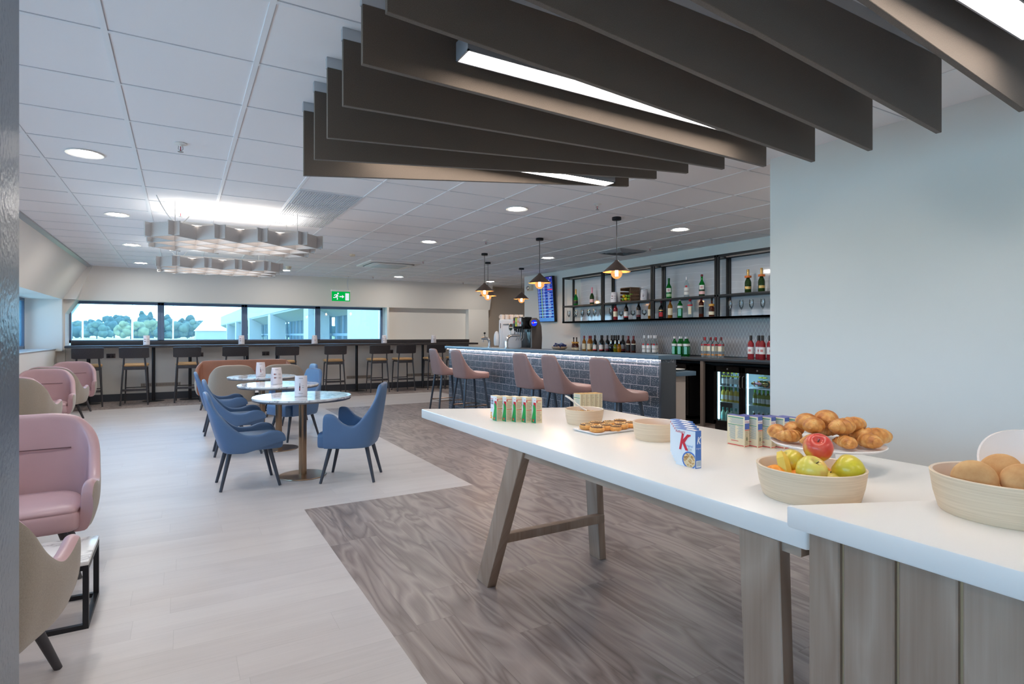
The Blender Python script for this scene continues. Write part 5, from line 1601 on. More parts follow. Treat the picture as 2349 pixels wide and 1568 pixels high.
citrus('lime', M_lime, .024, (6.53, 7.335, ZU + .037), 'green lime at the lower right of the crate')
citrus('lime', M_lime, .024, (6.58, 7.325, ZU + .115), 'green lime at the upper right of the crate')
# snack bowl
t = thing('snack_bowl', 'round beige bowl at the left end of the back counter', 'bowl', (6.55, 9.40, ZBk))
b = MB(); b.lathe([(0, 0), (.10, 0), (.10, .02), (.15, .05), (.155, .085), (.15, .085), (.143, .054), (0, .03)], 32); b.build('bowl', mat('beige_bowl', (206, 184, 160), .5), t)
M_pk = mat('navy_packet', (52, 64, 124), .35); M_pk2 = mat('pale_blue_packet', (150, 170, 206), .35)
for i in range(8):
    a = i * 2.4; rr_ = .035 + .011 * i
    b = MB(); b.pad([(-.05, -.034), (.05, -.034), (.05, .034), (-.05, .034)], [(.012, -.008), (0, 0), (.012, .010)])
    o = b.build('snack_packet', M_pk if i % 4 else M_pk2, loc=(6.55 + rr_ * math.cos(a), 9.40 + rr_ * math.sin(a), ZBk + .088 + .006 * (7 - i)), rot=(R(20 + 9 * i), R(-25 + 8 * i), a))
    tag(o, 'crumpled blue snack packet heaped in the beige bowl' if i % 4 else ('pale blue snack packet heaped in the middle of the beige bowl' if i == 0 else 'pale blue snack packet at the edge of the beige bowl'), 'packet', 'snack packets in the bowl')

# ------------------------------------------------------------------ bottle fridges (front = -x)
def fridge(y0, y1, doors, label):
    t = thing('bottle_fridge', label, 'fridge', (6.36, y0, 0), 0, 'back bar bottle fridges')
    wd = y1 - y0; dp = .385; hh = .875
    b_ = MB(); b_.box(0.03, dp, 0, .02, .08, hh); b_.box(.03, dp, wd - .02, wd, .08, hh); b_.box(.03, dp, 0, wd, hh - .03, hh); b_.box(.03, dp, 0, wd, 0.0, .12); b_.build('cabinet', M_blackpl, t, flat=True)
    b_ = MB(); b_.box(dp - .02, dp - .002, .02, wd - .02, .12, hh - .03); b_.build('liner', mat('fridge_liner', (214, 230, 236), .5), t, flat=True)
    dw = wd / doors
    b_ = MB()
    for z_ in (.385, .60):
        b_.box(.05, dp - .02, .025, wd - .025, z_, z_ + .008)
    b_.build('wire_shelf', mat('shelf_white', (226, 232, 238), .4), t, flat=True)
    b_ = MB()
    for q in range(doors): b_.box(.035, .05, (q + 1) * dw - .064, (q + 1) * dw - .050, .15, hh - .06)
    b_.box(.06, .16, .03, wd - .03, hh - .036, hh - .031); b_.box(.06, .075, wd - .03, wd - .022, .15, hh - .06)  # extra top and side strips, added to brighten the inside
    b_.build('strip_light', emis('fridge_led', (196, 236, 255), 7.0), t, flat=True)
    for q in range(doors):
        a, c_ = q * dw + .003, (q + 1) * dw - .003
        b_ = MB(); b_.box(0, .028, a, a + .045, .09, hh, .002, 1); b_.box(0, .028, c_ - .045, c_, .09, hh, .002, 1); b_.box(0, .028, a, c_, hh - .075, hh, .002, 1); b_.box(0, .028, a, c_, .09, .14, .002, 1)
        d_ = b_.build('door', M_blackgloss, t)
        b_ = MB(); b_.box(.010, .016, a + .045, c_ - .045, .14, hh - .075); b_.build('door_glass', clear_glass('fridge_glass', (236, 248, 252), .05), d_, flat=True)
        yh = a + .02 if (q % 2 and doors > 1) or doors == 1 else c_ - .02
        yh = c_ - .02 if q == 0 and doors > 1 else a + .02
        if q == 1: yh = c_ - .022
        if q == 0: yh = a + .022 if doors == 1 else c_ - .022
        if doors == 2: yh = (c_ - .022) if q == 0 else (a + .022)
        b_ = MB(); b_.tube([(-.0, yh, .60), (-.022, yh, .615), (-.025, yh, .68), (-.022, yh, .745), (0, yh, .76)], .007, 8); b_.build('door_handle', M_chrome, d_)
        b_ = MB(); b_.cyl((-.003, (a + c_) / 2, hh - .03), (0, (a + c_) / 2, hh - .03), .012, seg=14); b_.build('lock', M_steel, d_)
    return t
fridge(4.50, 5.42, 2, 'black double door bottle fridge under the back counter by the partition')
fridge(5.87, 6.79, 2, 'black bottle fridge under the back counter half hidden by the bar end')
bottle('lemon_mixer_bottle', .027, .20, .11, .011, G_clear, mat('yellow_cap', (226, 220, 60), .4), .03, [(.03, .10, L_white, W_), (.125, .14, mat('yellow_neck', (226, 220, 60), .4), H_)])
bottle('juice_bottle', .029, .205, .125, .013, mat('cloudy_juice', (226, 196, 70), .2), mat('green_crown', (60, 140, 60), .4), .045, [(.03, .09, L_white, W_)])
bottle('mint_mixer_bottle', .029, .19, .11, .012, mat('pale_mint_drink', (170, 216, 190), .15), mat('teal_crown', (20, 130, 120), .4), .035, [(.03, .09, L_teal, W_)])
bottle('lager_bottle', .029, .205, .12, .012, G_olive, mat('lime_crown', (120, 200, 40), .4), .04, [(.03, .09, L_white, W_)])
bottle('cola_bottle', .028, .19, .10, .012, G_brown, M_whitepl, .02, [(.03, .08, L_wine, W_)])
bottle('ale_bottle', .031, .205, .12, .0125, G_black, L_white, .012, [(.03, .10, mat('orange_navy_label', (196, 120, 90), .5), W_), (.03, .05, L_blue, W_), (.145, .17, mat('orange_neck', (206, 130, 100), .5), W_)])
FG = 'bottles in the fridges'
def frow(kind, z, y0, dy, n_, what, x0=6.46):
    for i in range(n_):
        place(kind, x0 + (.004 if i % 2 else 0), y0 - dy * i, z, '%s, %s from the left' % (what, ORD[i]), 0, FG)
frow('lemon_mixer_bottle', .6085, 5.33, .066, 5, 'clear yellow capped bottle at the top behind the left fridge door')
frow('juice_bottle', .3935, 5.335, .066, 5, 'yellow juice bottle in the middle behind the left fridge door')
frow('mint_mixer_bottle', .1205, 5.34, .068, 5, 'pale green bottle at the bottom behind the left fridge door')
frow('lager_bottle', .3935, 4.835, .062, 5, 'lime capped bottle in the middle behind the right fridge door')
frow('cola_bottle', .1205, 4.85, .066, 5, 'dark capped bottle at the bottom behind the right fridge door')
frow('lemon_mixer_bottle', .6085, 4.87, .064, 2, 'clear bottle at the top behind the right fridge door', 6.62)
for i, y in enumerate((4.845, 4.77, 4.685)):
    place('rose_sparkling_bottle' if i == 1 else 'champagne_bottle', 6.70, y, .655, 'foil necked sparkling bottle lying in the fridge, %s from the left' % ORD[i], 0, FG, rot=(0, R(-86), R((4, -3, 3)[i])))
for zz, what in ((.6085, 'top'), (.3935, 'middle'), (.1205, 'bottom')):
    frow('ale_bottle', zz, 6.15, .075, 3, 'dark ale bottle on the %s shelf of the half hidden fridge' % what)
# ------------------------------------------------------------------ breakfast things on the buffet
M_bx_white = mat('carton_white', (232, 236, 240), .45); M_bx_kraft = mat('carton_cream', (226, 212, 180), .5); M_bx_blue = mat('carton_blue', (66, 112, 186), .4); M_red = mat('print_red', (206, 36, 56), .45)
M_grn = mat('print_green', (24, 158, 76), .45); M_grn2 = mat('print_deep_green', (0, 132, 96), .45); M_dkblue = mat('print_dark_blue', (52, 70, 104), .45); M_brownp = mat('print_small_text', (170, 152, 122), .6); M_flake = mat('print_flakes', (232, 178, 84), .55); M_greyp = mat('print_grey_text', (150, 168, 176), .6); M_tealp = mat('print_teal_line', (20, 140, 110), .5)
FR = (R(90), 0, R(-90)); SR = (R(90), 0, 0)
def xface(b_, y0, y1, z0, z1, e=.0006):
    b_.face([(-e, y1, z0), (-e, y0, z0), (-e, y0, z1), (-e, y1, z1)])
def yface(b_, x0, x1, z0, z1, e=.0006):
    b_.face([(x0, -e, z0), (x1, -e, z0), (x1, -e, z1), (x0, -e, z1)])
def carton(name, label, group, wd, th, h, m_body, m_top):
    t = thing(name, label, 'cereal box', (0, 0, 0), 0, group)
    b_ = MB(); b_.box(0, th, 0, wd, 0, h - .001, .0008, 1); b_.build('carton', m_body, t, flat=True)
    b_ = MB(); b_.box(-.0002, th + .0002, -.0002, wd + .0002, h - .0012, h, .0004, 1); b_.build('top_flap', m_top, t, flat=True)
    return t
def lines(n, x0, x1, z0, z1, fn, seed):
    b_ = MB(); rnd_ = random.Random(seed)
    for q in range(n):
        z_ = z1 - (z1 - z0) * q / n
        fn(b_, x0, x0 + (x1 - x0) * rnd_.uniform(.7, 1), z_ - (z1 - z0) / n * .45, z_)
    return b_
# corn flakes boxes
W1, T1, H1 = .074, .039, .139
cf = carton('cereal_box', 'cereal box', 'green fronted cereal boxes in a staggered row', W1, T1, H1, M_bx_white, M_bx_kraft)
b = MB(); yface(b, 0, T1, 0, H1 - .001, .0004); b.build('side_panel', M_bx_kraft, cf, flat=True)
lines(20, .004, T1 - .004, .008, .064, yface, 4).build('side_text', M_brownp, cf, flat=True)
lines(14, .004, T1 - .004, .074, .112, yface, 5).build('side_text', M_brownp, cf, flat=True)
b = MB(); yface(b, .003, T1 - .003, .0675, .0705); yface(b, .003, T1 - .004, .122, .1245); yface(b, .003, .008, .112, .122); b.build('side_heading', M_red, cf, flat=True)
b = MB(); xface(b, .0005, .026, .075, .112, .0007); b.build('front_red_patch', M_red, cf, flat=True)
b = MB()
pts = [(.0006, 0), (.044, 0), (.042, .022), (.034, .050), (.028, .070), (.030, .092), (.026, .100), (.014, .098), (.0006, .080)]
b.face([(-.0010, y, z) for y, z in pts[::-1]]); b.build('front_green_patch', M_grn, cf, flat=True)
b = MB(); b.face([(-.0012, y, z) for y, z in [(.0006, .0), (.0006, .046), (.018, .022), (.026, 0)]]); b.build('front_deep_green_patch', M_grn2, cf, flat=True)
b = MB(); b.face([(-.0014, y, z) for y, z in [(.034, .019), (.030, .006), (.022, .005), (.016, .019)]]); xface(b, .008, .016, .123, .1265); b.build('front_red_mark', M_red, cf, flat=True)
b = MB(); b.face([(-.0016, y, z) for y, z in [(.028, .014), (.027, .009), (.023, .009), (.022, .014)]]); b.build('front_yellow_mark', M_flake, cf, flat=True)
b = MB(); rnd = random.Random(2)
for q in range(34):
    y_, z_ = rnd.uniform(.046, .072), rnd.uniform(.004, .046)
    if z_ < .046 - abs(y_ - .062) * .8: b.face([(-.0008, y_ + .004 * math.cos(a + q), z_ + .0032 * math.sin(a + q)) for a in (0, 1.2, 2.5, 3.6, 5)])
b.build('front_flakes', M_flake, cf, flat=True)
text_mesh('brand_text', "Kellogg's", .011, M_red, cf, (-.0009, .060, .122), FR, shear=.25)
text_mesh('name_text', 'CORN\nFLAKES', .0135, M_dkblue, cf, (-.0009, .054, .102), FR, bold=.0004, sx=.72)
text_mesh('small_text', 'Original', .0085, mat('print_pink', (206, 120, 150), .5), cf, (-.0009, .057, .070), FR)
CF = [(1.536, 2.818), (1.572, 2.773), (1.609, 2.729), (1.646, 2.684), (1.684, 2.640)]
for i, (x, y) in enumerate(CF):
    lb = 'green and white cereal box, %s of five in the staggered row at the far left' % ('leftmost', 'second', 'middle', 'fourth', 'rightmost')[i]
    if i == 0: cf.location = (x, y, ZT); cf['label'] = lb
    else: dup(cf, (x, y, ZT), 0, lb)
# boxes at the far right corner of the table
c2 = carton('cereal_box', 'cereal box', 'cream cereal boxes at the far table corner', .072, .031, .105, M_bx_kraft, mat('carton_gold', (222, 178, 110), .4))
lines(14, .006, .066, .008, .070, xface, 8).build('front_text', M_greyp, c2, flat=True)
b = MB(); xface(b, .004, .068, .076, .080); b.build('front_green_line', M_tealp, c2, flat=True)
lines(8, .006, .066, .082, .100, xface, 9).build('front_text', M_greyp, c2, flat=True)
lines(22, .004, .027, .006, .098, yface, 10).build('side_text', M_brownp, c2, flat=True)
for i in range(5):
    lb = 'small cream cereal box beyond the granola bowl, %s of five' % ('front', 'second', 'middle', 'fourth', 'rearmost')[i]
    p = (2.215 + .0325 * i, 2.945 - .006 * i, ZT)
    if i == 0: c2.location = p; c2['label'] = lb
    else: dup(c2, p, 0, lb)
# K boxes
W3, T3, H3 = .095, .030, .136
ck = carton('cereal_box', 'cereal box', 'white and blue cereal boxes with a red K', W3, T3, H3, M_bx_white, M_bx_blue)
b = MB(); yface(b, 0, T3, 0, H3 - .001, .0004); b.build('side_panel', M_bx_blue, ck, flat=True)
b = MB(); yface(b, .004, T3 - .002, .003, .028); b.build('side_white_block', M_bx_white, ck, flat=True)
b = MB()
for q in range(9): yface(b, .007 + q * .0022, .0082 + q * .0022, .008, .026, .0009)
b.build('side_stripes', M_greyp, ck, flat=True)
b = MB(); b.face([(.004, .006, H3 + .0004), (.026, .012, H3 + .0004), (.026, .060, H3 + .0004), (.004, .050, H3 + .0004)]); b.build('top_white_flash', M_bx_white, ck, flat=True)
text_mesh('k_mark', 'K', .082, M_red, ck, (-.0010, .058, .086), FR, shear=.28, bold=.0022, sx=.82)
b = MB(); b.face([(-.0012, y, z) for y, z in [(.052, .084), (.034, .108), (.020, .116), (.022, .121), (.040, .112), (.060, .088)]]); b.build('k_swoosh', M_red, ck, flat=True)
text_mesh('brand_text', "Kellogg's", .013, M_red, ck, (-.0009, .072, .125), FR, shear=.25)
text_mesh('name_text', 'Original', .0125, mat('print_sky_blue', (120, 160, 206), .5), ck, (-.0009, .030, .078), FR)
lines(3, .016, .044, .060, .069, xface, 3).build('front_small_text', M_greyp, ck, flat=True)
ring = lambda r_, n_=20: [(.027 + r_ * math.cos(a), .026 + r_ * .92 * math.sin(a)) for a in [math.pi * 2 * i / n_ for i in range(n_)]]
def clipp(pts): return [(max(.0006, y), max(.001, z)) for y, z in pts]
b = MB(); b.face([(-.0008, y, z) for y, z in clipp(ring(.035))]); b.build('front_blue_bowl', M_bx_blue, ck, flat=True)
b = MB(); b.face([(-.0011, y, z) for y, z in clipp(ring(.029))]); b.build('front_bowl_flakes', mat('print_oat', (222, 196, 152), .55), ck, flat=True)
b = MB(); rnd = random.Random(12)
for q in range(40):
    a, rr_ = rnd.uniform(0, 6.28), .026 * math.sqrt(rnd.random()); y_, z_ = .027 + rr_ * math.cos(a), .026 + rr_ * math.sin(a)
    if y_ > .005 and z_ > .005: b.face([(-.0013, y_ + .0042 * math.cos(a_ + q), z_ + .003 * math.sin(a_ + q)) for a_ in (0, 1.2, 2.5, 3.6, 5)])
b.build('front_flakes', mat('print_toasted', (198, 150, 92), .55), ck, flat=True)
text_mesh('side_k', 'K', .036, M_bx_white, ck, (.016, -.0009, .100), SR, shear=.28, bold=.0008, sx=.8)
text_mesh('side_name', 'Original', .0075, M_bx_white, ck, (.015, -.0009, .072), SR)
for i in range(5):
    lb = 'white and blue cereal box with a red K, %s of the stack on the table' % ('front', 'second', 'third', 'fourth', 'rearmost')[i]
    p = (1.6125 + .0362 * i, 1.456 + .0425 * i, ZT)
    if i == 0: ck.location = p; ck['label'] = lb
    else: dup(ck, p, 0, lb)
# back-to-front boxes beside the pastries
c4 = carton('cereal_box', 'cereal box', 'cream cereal boxes with blue topped sides', .091, .030, .134, M_bx_kraft, mat('carton_violet_blue', (104, 104, 170), .4))
b = MB(); yface(b, 0, T3, .118, .133); yface(b, 0, T3, .078, .103); b.build('side_blue_block', mat('carton_mid_blue', (84, 106, 178), .4), c4, flat=True)
b = MB(); yface(b, 0, T3, .104, .117); b.build('side_cream_band', M_bx_white, c4, flat=True)
b = MB(); yface(b, 0, T3, .073, .0755); yface(b, .001, T3 - .001, .004, .007); xface(b, .004, .087, .004, .0075); xface(b, .032, .070, .022, .0245); b.build('red_lines', M_red, c4, flat=True)
text_mesh('side_brand', "Kellogg's", .0088, M_red, c4, (.015, -.0009, .110), SR, shear=.25)
b = MB(); xface(b, .006, .086, .123, .1265); xface(b, .006, .086, .092, .0945); b.build('green_lines', M_tealp, c4, flat=True)
lines(9, .008, .084, .097, .121, xface, 21).build('back_text', M_greyp, c4, flat=True)
lines(14, .008, .040, .035, .090, xface, 22).build('back_text', M_greyp, c4, flat=True)
lines(14, .048, .084, .028, .090, xface, 23).build('back_text', M_greyp, c4, flat=True)
lines(18, .004, .026, .010, .070, yface, 24).build('side_text', M_brownp, c4, flat=True)
b = MB(); yface(b, .010, .018, .030, .044); b.build('side_mark', mat('print_grey_green', (110, 120, 90), .5), c4, flat=True)
for i in range(5):
    lb = 'cream cereal box with blue topped side, %s of five by the pastry stand' % ('leftmost', 'second', 'middle', 'fourth', 'rightmost')[i]
    p = (2.098 + .0378 * i, 1.622 - .0368 * i, ZT)
    if i == 0: c4.location = p; c4['label'] = lb
    else: dup(c4, p, 0, lb)

# bowls
k = NT('ribbed_beige_melamine', 0.5, 0.4)
sp = k.n('ShaderNodeSeparateXYZ'); k.l(k.tc.outputs['Object'], sp.inputs[0])
nn = k.noise(k.comb(k.math('MULTIPLY', sp.outputs['X'], 6), k.math('MULTIPLY', sp.outputs['Y'], 6), k.math('MULTIPLY', sp.outputs['Z'], 420)), 1.0, 2)
k.l(k.ramp(nn, [(0.3, (216, 192, 162)), (0.7, (232, 210, 182))]), k.b.inputs['Base Color'])
bp = k.n('ShaderNodeBump'); bp.inputs['Strength'].default_value = .25; bp.inputs['Distance'].default_value = .0012
k.l(nn, bp.inputs['Height']); k.l(bp.outputs[0], k.b.inputs['Normal'])
M_mel = k.m
M_in = mat('bowl_inside_cream', (228, 210, 192), .35)
def bowl(r, h, loc, label):
    t = thing('serving_bowl', label, 'bowl', loc, 0, 'ribbed beige serving bowls')
    b_ = MB(); b_.lathe([(0, 0), (r * .86, 0), (r * .88, .004), (r * .95, h * .45), (r, h - .002), (r - .003, h)], 64); b_.build('outer_wall', M_mel, t)
    b_ = MB(); b_.lathe([(r - .003, h), (r - .008, h - .002), (r * .95 - .008, h * .45), (r * .86 - .004, .012), (r * .7, .007), (0, .007)], 64); b_.build('inside', M_in, t)
    return t
bowl(.106, .082, (1.911, 2.506, ZT), 'beige bowl of granola with a white spoon on the far part of the table')
bowl(.106, .082, (1.918, 1.969, ZT), 'beige bowl, partly hidden behind the boxes with a red K')
bowl(.150, .095, (1.640, 1.037, ZT), 'large beige bowl heaped with apples and other fruit')
bowl(.150, .095, (1.700, .585, ZC), 'large beige bowl of bread rolls on the near counter')
# granola
b = MB(); rnd = random.Random(5)
b.lathe([(0, .064), (.06, .060), (.095, .050), (.095, .046), (0, .046)], 32)
for q in range(170):
    a, rr_ = rnd.uniform(0, 6.28), .088 * math.sqrt(rnd.random())
    bmesh.ops.create_icosphere(b.bm, subdivisions=1, radius=rnd.uniform(.003, .0065), matrix=Matrix.Translation((rr_ * math.cos(a), rr_ * math.sin(a), .064 - rr_ * rr_ * 1.5 + rnd.uniform(0, .004))))
tag(b.build('granola', mat('toasted_granola', (204, 160, 98), .7, noise=(90, .3)), loc=(1.911, 2.506, ZT)), 'loose golden granola filling the beige bowl', 'granola', kind='stuff')
b = MB(); rnd = random.Random(15)
b.lathe([(0, .046), (.06, .045), (.098, .040), (.098, .036), (0, .036)], 32)
for q in range(120):
    a, rr_ = rnd.uniform(0, 6.28), .088 * math.sqrt(rnd.random())
    bmesh.ops.create_icosphere(b.bm, subdivisions=1, radius=rnd.uniform(.003, .006), matrix=Matrix.Translation((rr_ * math.cos(a), rr_ * math.sin(a), .045 + rnd.uniform(0, .003))))
tag(b.build('cereal_flakes', mat('pale_cereal', (222, 176, 130), .7, noise=(90, .25)), loc=(1.918, 1.969, ZT)), 'loose pale cereal low inside the second beige bowl', 'cereal', kind='stuff')
b = MB(); b.tube([(1.935, 2.515, ZT + .066), (1.915, 2.535, ZT + .082), (1.890, 2.560, ZT + .108), (1.868, 2.583, ZT + .134), (1.852, 2.600, ZT + .146)], [.006, .0045, .005, .0065, .004], 10)
tag(b.build('spoon', mat('white_melamine', (232, 224, 216), .3)), 'white spoon handle standing up out of the granola bowl', 'spoon')

# cinnamon swirls on an oblong plate
t = thing('platter', 'white rectangular platter carrying cinnamon swirls', 'plate', (1.885, 2.268, ZT), R(2))
b = MB(); b.pad(rr(.165, .095, .012, 3), [(.02, 0), (.006, .004), (0, .010), (.003, .012), (.012, .008), (.02, .008)]); b.build('dish', mat('white_porcelain', (240, 238, 238), .15), t)
M_pastry = mat('pastry_gold', (218, 158, 88), .55, noise=(40, .3), bump=(120, .3)); M_choc = mat('cinnamon_dark', (84, 44, 30), .5); M_past2 = mat('pastry_side', (232, 190, 130), .6, noise=(30, .15))
sw0 = thing('cinnamon_swirl', 'swirl', 'pastry', (0, 0, 0), 0, 'cinnamon swirls on the platter')
b = MB(); b.lathe([(0, 0), (.030, 0), (.037, .006), (.038, .016), (.033, .024), (.018, .028), (0, .029)], 28); b.build('dough', M_pastry, sw0)
b = MB()
pts = []
for q in range(40):
    a = q * .42; rr_ = .004 + .030 * q / 40
    pts.append((rr_ * math.cos(a), rr_ * math.sin(a), .0290 - rr_ * .13))
b.tube(pts, .0028, 6); b.build('filling', M_choc, sw0)
b = MB(); pts = [((.006 + .030 * q / 40) * math.cos(q * .42 + 2.6), (.006 + .030 * q / 40) * math.sin(q * .42 + 2.6), .0285 - (.006 + .03 * q / 40) * .13) for q in range(40)]
b.tube(pts, .0036, 6); b.build('coil', M_past2, sw0)
SW = [(1.775, 2.305), (1.770, 2.218), (1.852, 2.330), (1.848, 2.245), (1.862, 2.195), (1.930, 2.315), (1.935, 2.232), (2.008, 2.325), (2.010, 2.240)]
for i, (x, y) in enumerate(SW):
    lb = 'cinnamon swirl on the white platter, %s' % ('far left corner', 'near left corner', 'second in the far row', 'second in the near row', 'frontmost and darkest', 'third in the far row', 'third in the near row', 'far right corner', 'near right corner')[i]
    z_ = ZT + .009 + (.004 if i == 4 else 0)
    if i == 0: sw0.location = (x, y, z_); sw0['label'] = lb
    elif i == 4: dup(sw0, (1.868, 2.196, ZT + .009), 2.2, lb, scale=(.8, .8, .9))
    else: dup(sw0, (x, y, z_), i * 1.1, lb)

# pastry stand with croissants
PX, PY_, PZ = 2.055, 1.235, .905
t = thing('cake_stand', 'white round cake stand piled with croissants', 'cake stand', (PX, PY_, ZT))
b = MB(); b.lathe([(0, 0), (.085, 0), (.088, .005), (.05, .012), (.028, .03), (.026, .06), (.05, .076), (0, .076)], 40); b.build('foot', mat('white_porcelain', (240, 238, 238), .15), t)
b = MB(); b.lathe([(0, .076), (.10, .076), (.182, .083), (.190, .090), (.187, .092), (.10, .084), (0, .083)], 56); b.build('plate', mat('white_porcelain', (240, 238, 238), .15), t)
k = NT('croissant_crust', .42, .4)
n1 = k.noise(k.tc.outputs['Object'], 26, 4, .6)
k.l(k.ramp(n1, [(.28, (166, 92, 40)), (.5, (210, 146, 76)), (.72, (232, 190, 124))]), k.b.inputs['Base Color'])
bp = k.n('ShaderNodeBump'); bp.inputs['Strength'].default_value = .5; bp.inputs['Distance'].default_value = .003
k.l(k.noise(k.tc.outputs['Object'], 70, 3), bp.inputs['Height']); k.l(bp.outputs[0], k.b.inputs['Normal'])
M_cro = k.m
def croissant(label, curve, L, rad, ridges):
    b_ = MB()
    n_ = 44; pts, rs = [], []
    for i in range(n_ + 1):
        f = i / n_ * 2 - 1
        a = f * curve
        if curve > .05: x, y = L / curve * math.sin(a), L / curve * (1 - math.cos(a))
        else: x, y = f * L, 0
        env = max(.12, (1 - abs(f) ** 2.2)) ** .75
        step = 1 + .16 * (((f * .5 + .5) * ridges) % 1 - .5) * (1 if f < 0 else -1)
        rs.append(rad * env * step); pts.append((x, y, rad * .78))
    b_.tube(pts, rs, 16)
    for v in b_.bm.verts: v.co.z = rad * .78 + (v.co.z - rad * .78) * (.85 if v.co.z > rad * .78 else .72)
    return tag(sub(b_.build('croissant', M_cro, angle=80)), label, 'croissant', 'croissants on the stand')
cr0 = croissant('croissant', 1.05, .062, .031, 7)
cr1 = croissant('croissant', .02, .055, .034, 6)
CR = [(1, 1.965, 1.375, PZ + .008, 40, 1.0, 'croissant at the far left rim of the stand, dark tipped'), (0, 1.935, 1.300, PZ + .008, -15, .95, 'pale croissant lying at the near left rim of the stand'), (0, 1.930, 1.205, PZ + .008, 5, .95, 'pale croissant at the front of the stand, left of the red apple'),
      (0, 2.000, 1.130, PZ + .008, 60, .9, 'croissant at the front of the stand behind the red apple'), (1, 2.070, 1.095, PZ + .008, 75, .95, 'small pale pastry roll at the front right of the stand'), (0, 2.150, 1.120, PZ + .008, -35, 1.25, 'big ragged croissant hanging over the right rim of the stand'),
      (1, 2.180, 1.215, PZ + .010, -60, 1.05, 'croissant at the back right of the stand'), (0, 2.150, 1.305, PZ + .010, 150, 1.1, 'curled croissant at the far back of the stand'), (1, 2.060, 1.370, PZ + .008, 15, 1.05, 'croissant at the far back left of the stand'),
      (1, 2.020, 1.290, PZ + .047, 25, 1.15, 'browned pastry in the second layer at the left of the pile'), (1, 1.975, 1.235, PZ + .047, 20, 1.05, 'slashed pastry roll in the second layer, left of centre'), (1, 2.030, 1.165, PZ + .048, -10, 1.05, 'pastry roll in the second layer, right of centre with a pale end'),
      (0, 2.120, 1.180, PZ + .049, -20, 1.1, 'croissant in the second layer at the right of the pile'), (1, 2.100, 1.265, PZ + .054, 40, 1.2, 'round browned pastry at the very top of the pile')]
used = {}
for kind_, x, y, z_, a, s_, lb in CR:
    src = (cr0, cr1)[kind_]
    if kind_ not in used:
        used[kind_] = 1; src.location = (x, y, z_); src.rotation_euler = (0, 0, R(a)); src.scale = (s_,) * 3; src['label'] = lb
    else:
        dup(src, (x, y, z_), R(a), lb, scale=(s_, s_, s_))

# fruit
def apple_mat(name, stops):
    k = NT(name, .28, .5)
    n1 = k.noise(k.tc.outputs['Object'], 16, 3, .5)
    sp = k.n('ShaderNodeSeparateXYZ'); k.l(k.tc.outputs['Object'], sp.inputs[0])
    k.l(k.ramp(k.math('ADD', n1, k.math('MULTIPLY', sp.outputs['Z'], 8.0)), stops), k.b.inputs['Base Color'])
    return k.m
MA1 = apple_mat('red_blush_apple', [(.26, (216, 198, 50)), (.46, (226, 186, 70)), (.60, (222, 100, 74)), (.85, (208, 60, 56))])
MA2 = apple_mat('yellow_blush_apple', [(.2, (214, 190, 40)), (.55, (226, 204, 80)), (.75, (222, 206, 100)), (.95, (228, 140, 84))])
MA3 = apple_mat('yellow_green_apple', [(.2, (200, 190, 40)), (.5, (214, 200, 56)), (.85, (222, 196, 80)), (1.0, (230, 150, 90))])
def apple(m_, r, loc, rot, lb, stem=False):
    t = thing('apple', lb, 'apple', loc, 0, 'apples in the fruit bowl'); t.rotation_euler = rot
    b_ = MB(); b_.lathe([(0, r * .62), (r * .10, r * .66), (r * .22, r * .80), (r * .45, r * .88), (r * .78, r * .70), (r * .98, r * .25), (r * .99, -.12 * r), (r * .85, -.55 * r), (r * .55, -.86 * r), (r * .25, -.90 * r), (r * .08, -.80 * r), (0, -.78 * r)], 28)
    sub(b_.build('flesh', m_, t, angle=80))
    b_ = MB(); b_.cyl((0, 0, r * .62), (r * .12, 0, r * (1.15 if stem else .85)), .0016, .0012, 6); b_.build('stem', M_bark, t)
apple(MA1, .043, (1.668, 1.030, .968), (R(38), R(-20), R(-35)), 'red and yellow apple on top of the fruit heap')
apple(MA2, .043, (1.572, .990, .918), (R(30), R(12), R(-30)), 'yellow apple with a red blush at the front of the fruit bowl')
apple(MA3, .045, (1.690, .952, .914), (R(-50), R(-30), 0), 'yellow apple with an orange blush at the right of the fruit bowl')
apple(MA3, .041, (1.633, 1.092, .914), (R(-25), R(-40), 0), 'green yellow apple with a visible stem, half hidden at the back', True)
apple(MA2, .040, (1.655, .985, .872), (0, 0, 0), 'yellow apple peeking out low between the two front apples')
M_or = mat('orange_peel', (240, 150, 40), .45, bump=(140, .25))
for x, y, z_, lb in ((1.545, 1.085, .885, 'orange at the left side of the fruit bowl'), (1.592, 1.045, .872, 'orange low behind the banana in the fruit bowl'), (1.705, 1.040, .872, 'orange low between the apples at the right of the bowl')):
    b = MB(); b.lathe([(.036 * math.sin(a), .034 * math.cos(a)) for a in [math.pi * i / 12 for i in range(13)]], 24)
    tag(b.build('orange', M_or, loc=(x, y, z_), angle=80), lb, 'orange', 'oranges in the fruit bowl')
b = MB(); pts = [(1.556, 1.058, .885), (1.560, 1.068, .910), (1.567, 1.080, .935), (1.577, 1.092, .950)]
b.tube(pts, [.017, .019, .018, .012], 5)
tag(b.build('banana', mat('banana_peel', (232, 196, 84), .45, noise=(20, .08)), angle=25), 'stubby yellow banana end sticking up at the left of the fruit bowl', 'banana')

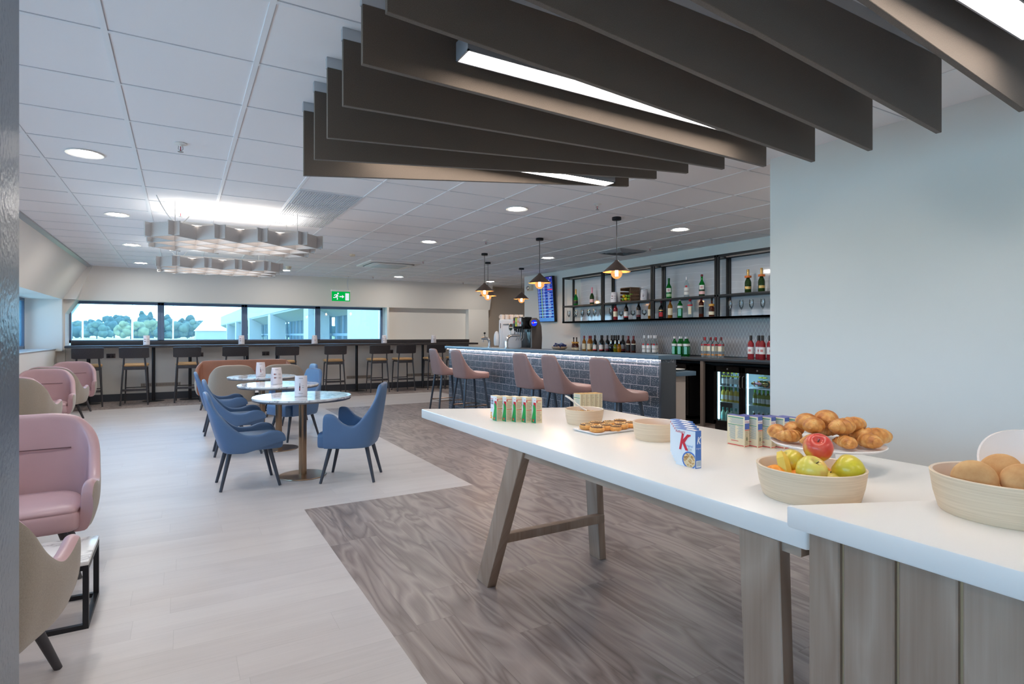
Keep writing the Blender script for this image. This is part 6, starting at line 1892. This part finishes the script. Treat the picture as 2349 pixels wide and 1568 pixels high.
# bread rolls and leaning dish on the near counter
k = NT('floury_bread_crust', .7, .2)
sp = k.n('ShaderNodeSeparateXYZ'); k.l(k.tc.outputs['Object'], sp.inputs[0])
n1 = k.noise(k.tc.outputs['Object'], 22, 4, .6)
k.l(k.ramp(k.math('ADD', k.math('MULTIPLY', n1, .6), k.math('MULTIPLY', sp.outputs['Z'], 6.0)), [(.2, (232, 196, 146)), (.45, (214, 168, 116)), (.7, (190, 134, 84))]), k.b.inputs['Base Color'])
bp = k.n('ShaderNodeBump'); bp.inputs['Strength'].default_value = .3; bp.inputs['Distance'].default_value = .002
k.l(k.noise(k.tc.outputs['Object'], 90, 3), bp.inputs['Height']); k.l(bp.outputs[0], k.b.inputs['Normal'])
M_roll = k.m
rl0 = thing('bread_roll', 'roll', 'bread roll', (0, 0, 0), 0, 'split bread rolls')
b = MB(); b.lathe([(0, -.002), (.036, -.002), (.046, .008), (.047, .018), (.040, .034), (.022, .045), (0, .048)], 28); sub(b.build('upper_half', M_roll, rl0, angle=80))
b = MB(); b.lathe([(0, -.020), (.034, -.020), (.045, -.014), (.0455, -.008), (.034, -.003), (0, -.003)], 28); sub(b.build('lower_half', M_roll, rl0, angle=80))
RL = [(1.628, .622, .965, (0, R(-78), R(25)), 'split bread roll on edge at the left of the counter bowl'), (1.675, .545, .962, (R(35), R(-35), R(-20)), 'browned bread roll at the front of the counter bowl'), (1.755, .610, .965, (R(10), R(-50), R(-30)), 'bread roll behind the browned one in the counter bowl'), (1.735, .520, .965, (0, R(-20), 0), 'bread roll at the right of the counter bowl'), (1.690, .585, .912, (0, 0, 0), 'bread roll at the bottom of the counter bowl')]
for i, (x, y, z_, ro, lb) in enumerate(RL):
    if i == 0: rl0.location = (x, y, z_); rl0.rotation_euler = ro; rl0['label'] = lb
    else: dup(rl0, (x, y, z_), 0, lb, rot=ro)
b = MB(); b.lathe([(0, -.002), (.05, 0), (.10, .016), (.132, .042), (.134, .043), (.130, .046), (.098, .022), (.05, .007), (0, .006)], 48)
o = b.build('dish', mat('white_glazed_dish', (238, 226, 220), .08, coat=.5), loc=(1.935, .610, .925), rot=(R(42), R(-18), R(-25)), angle=60)
tag(o, 'white glossy shallow dish tilted up behind the bread rolls', 'dish')
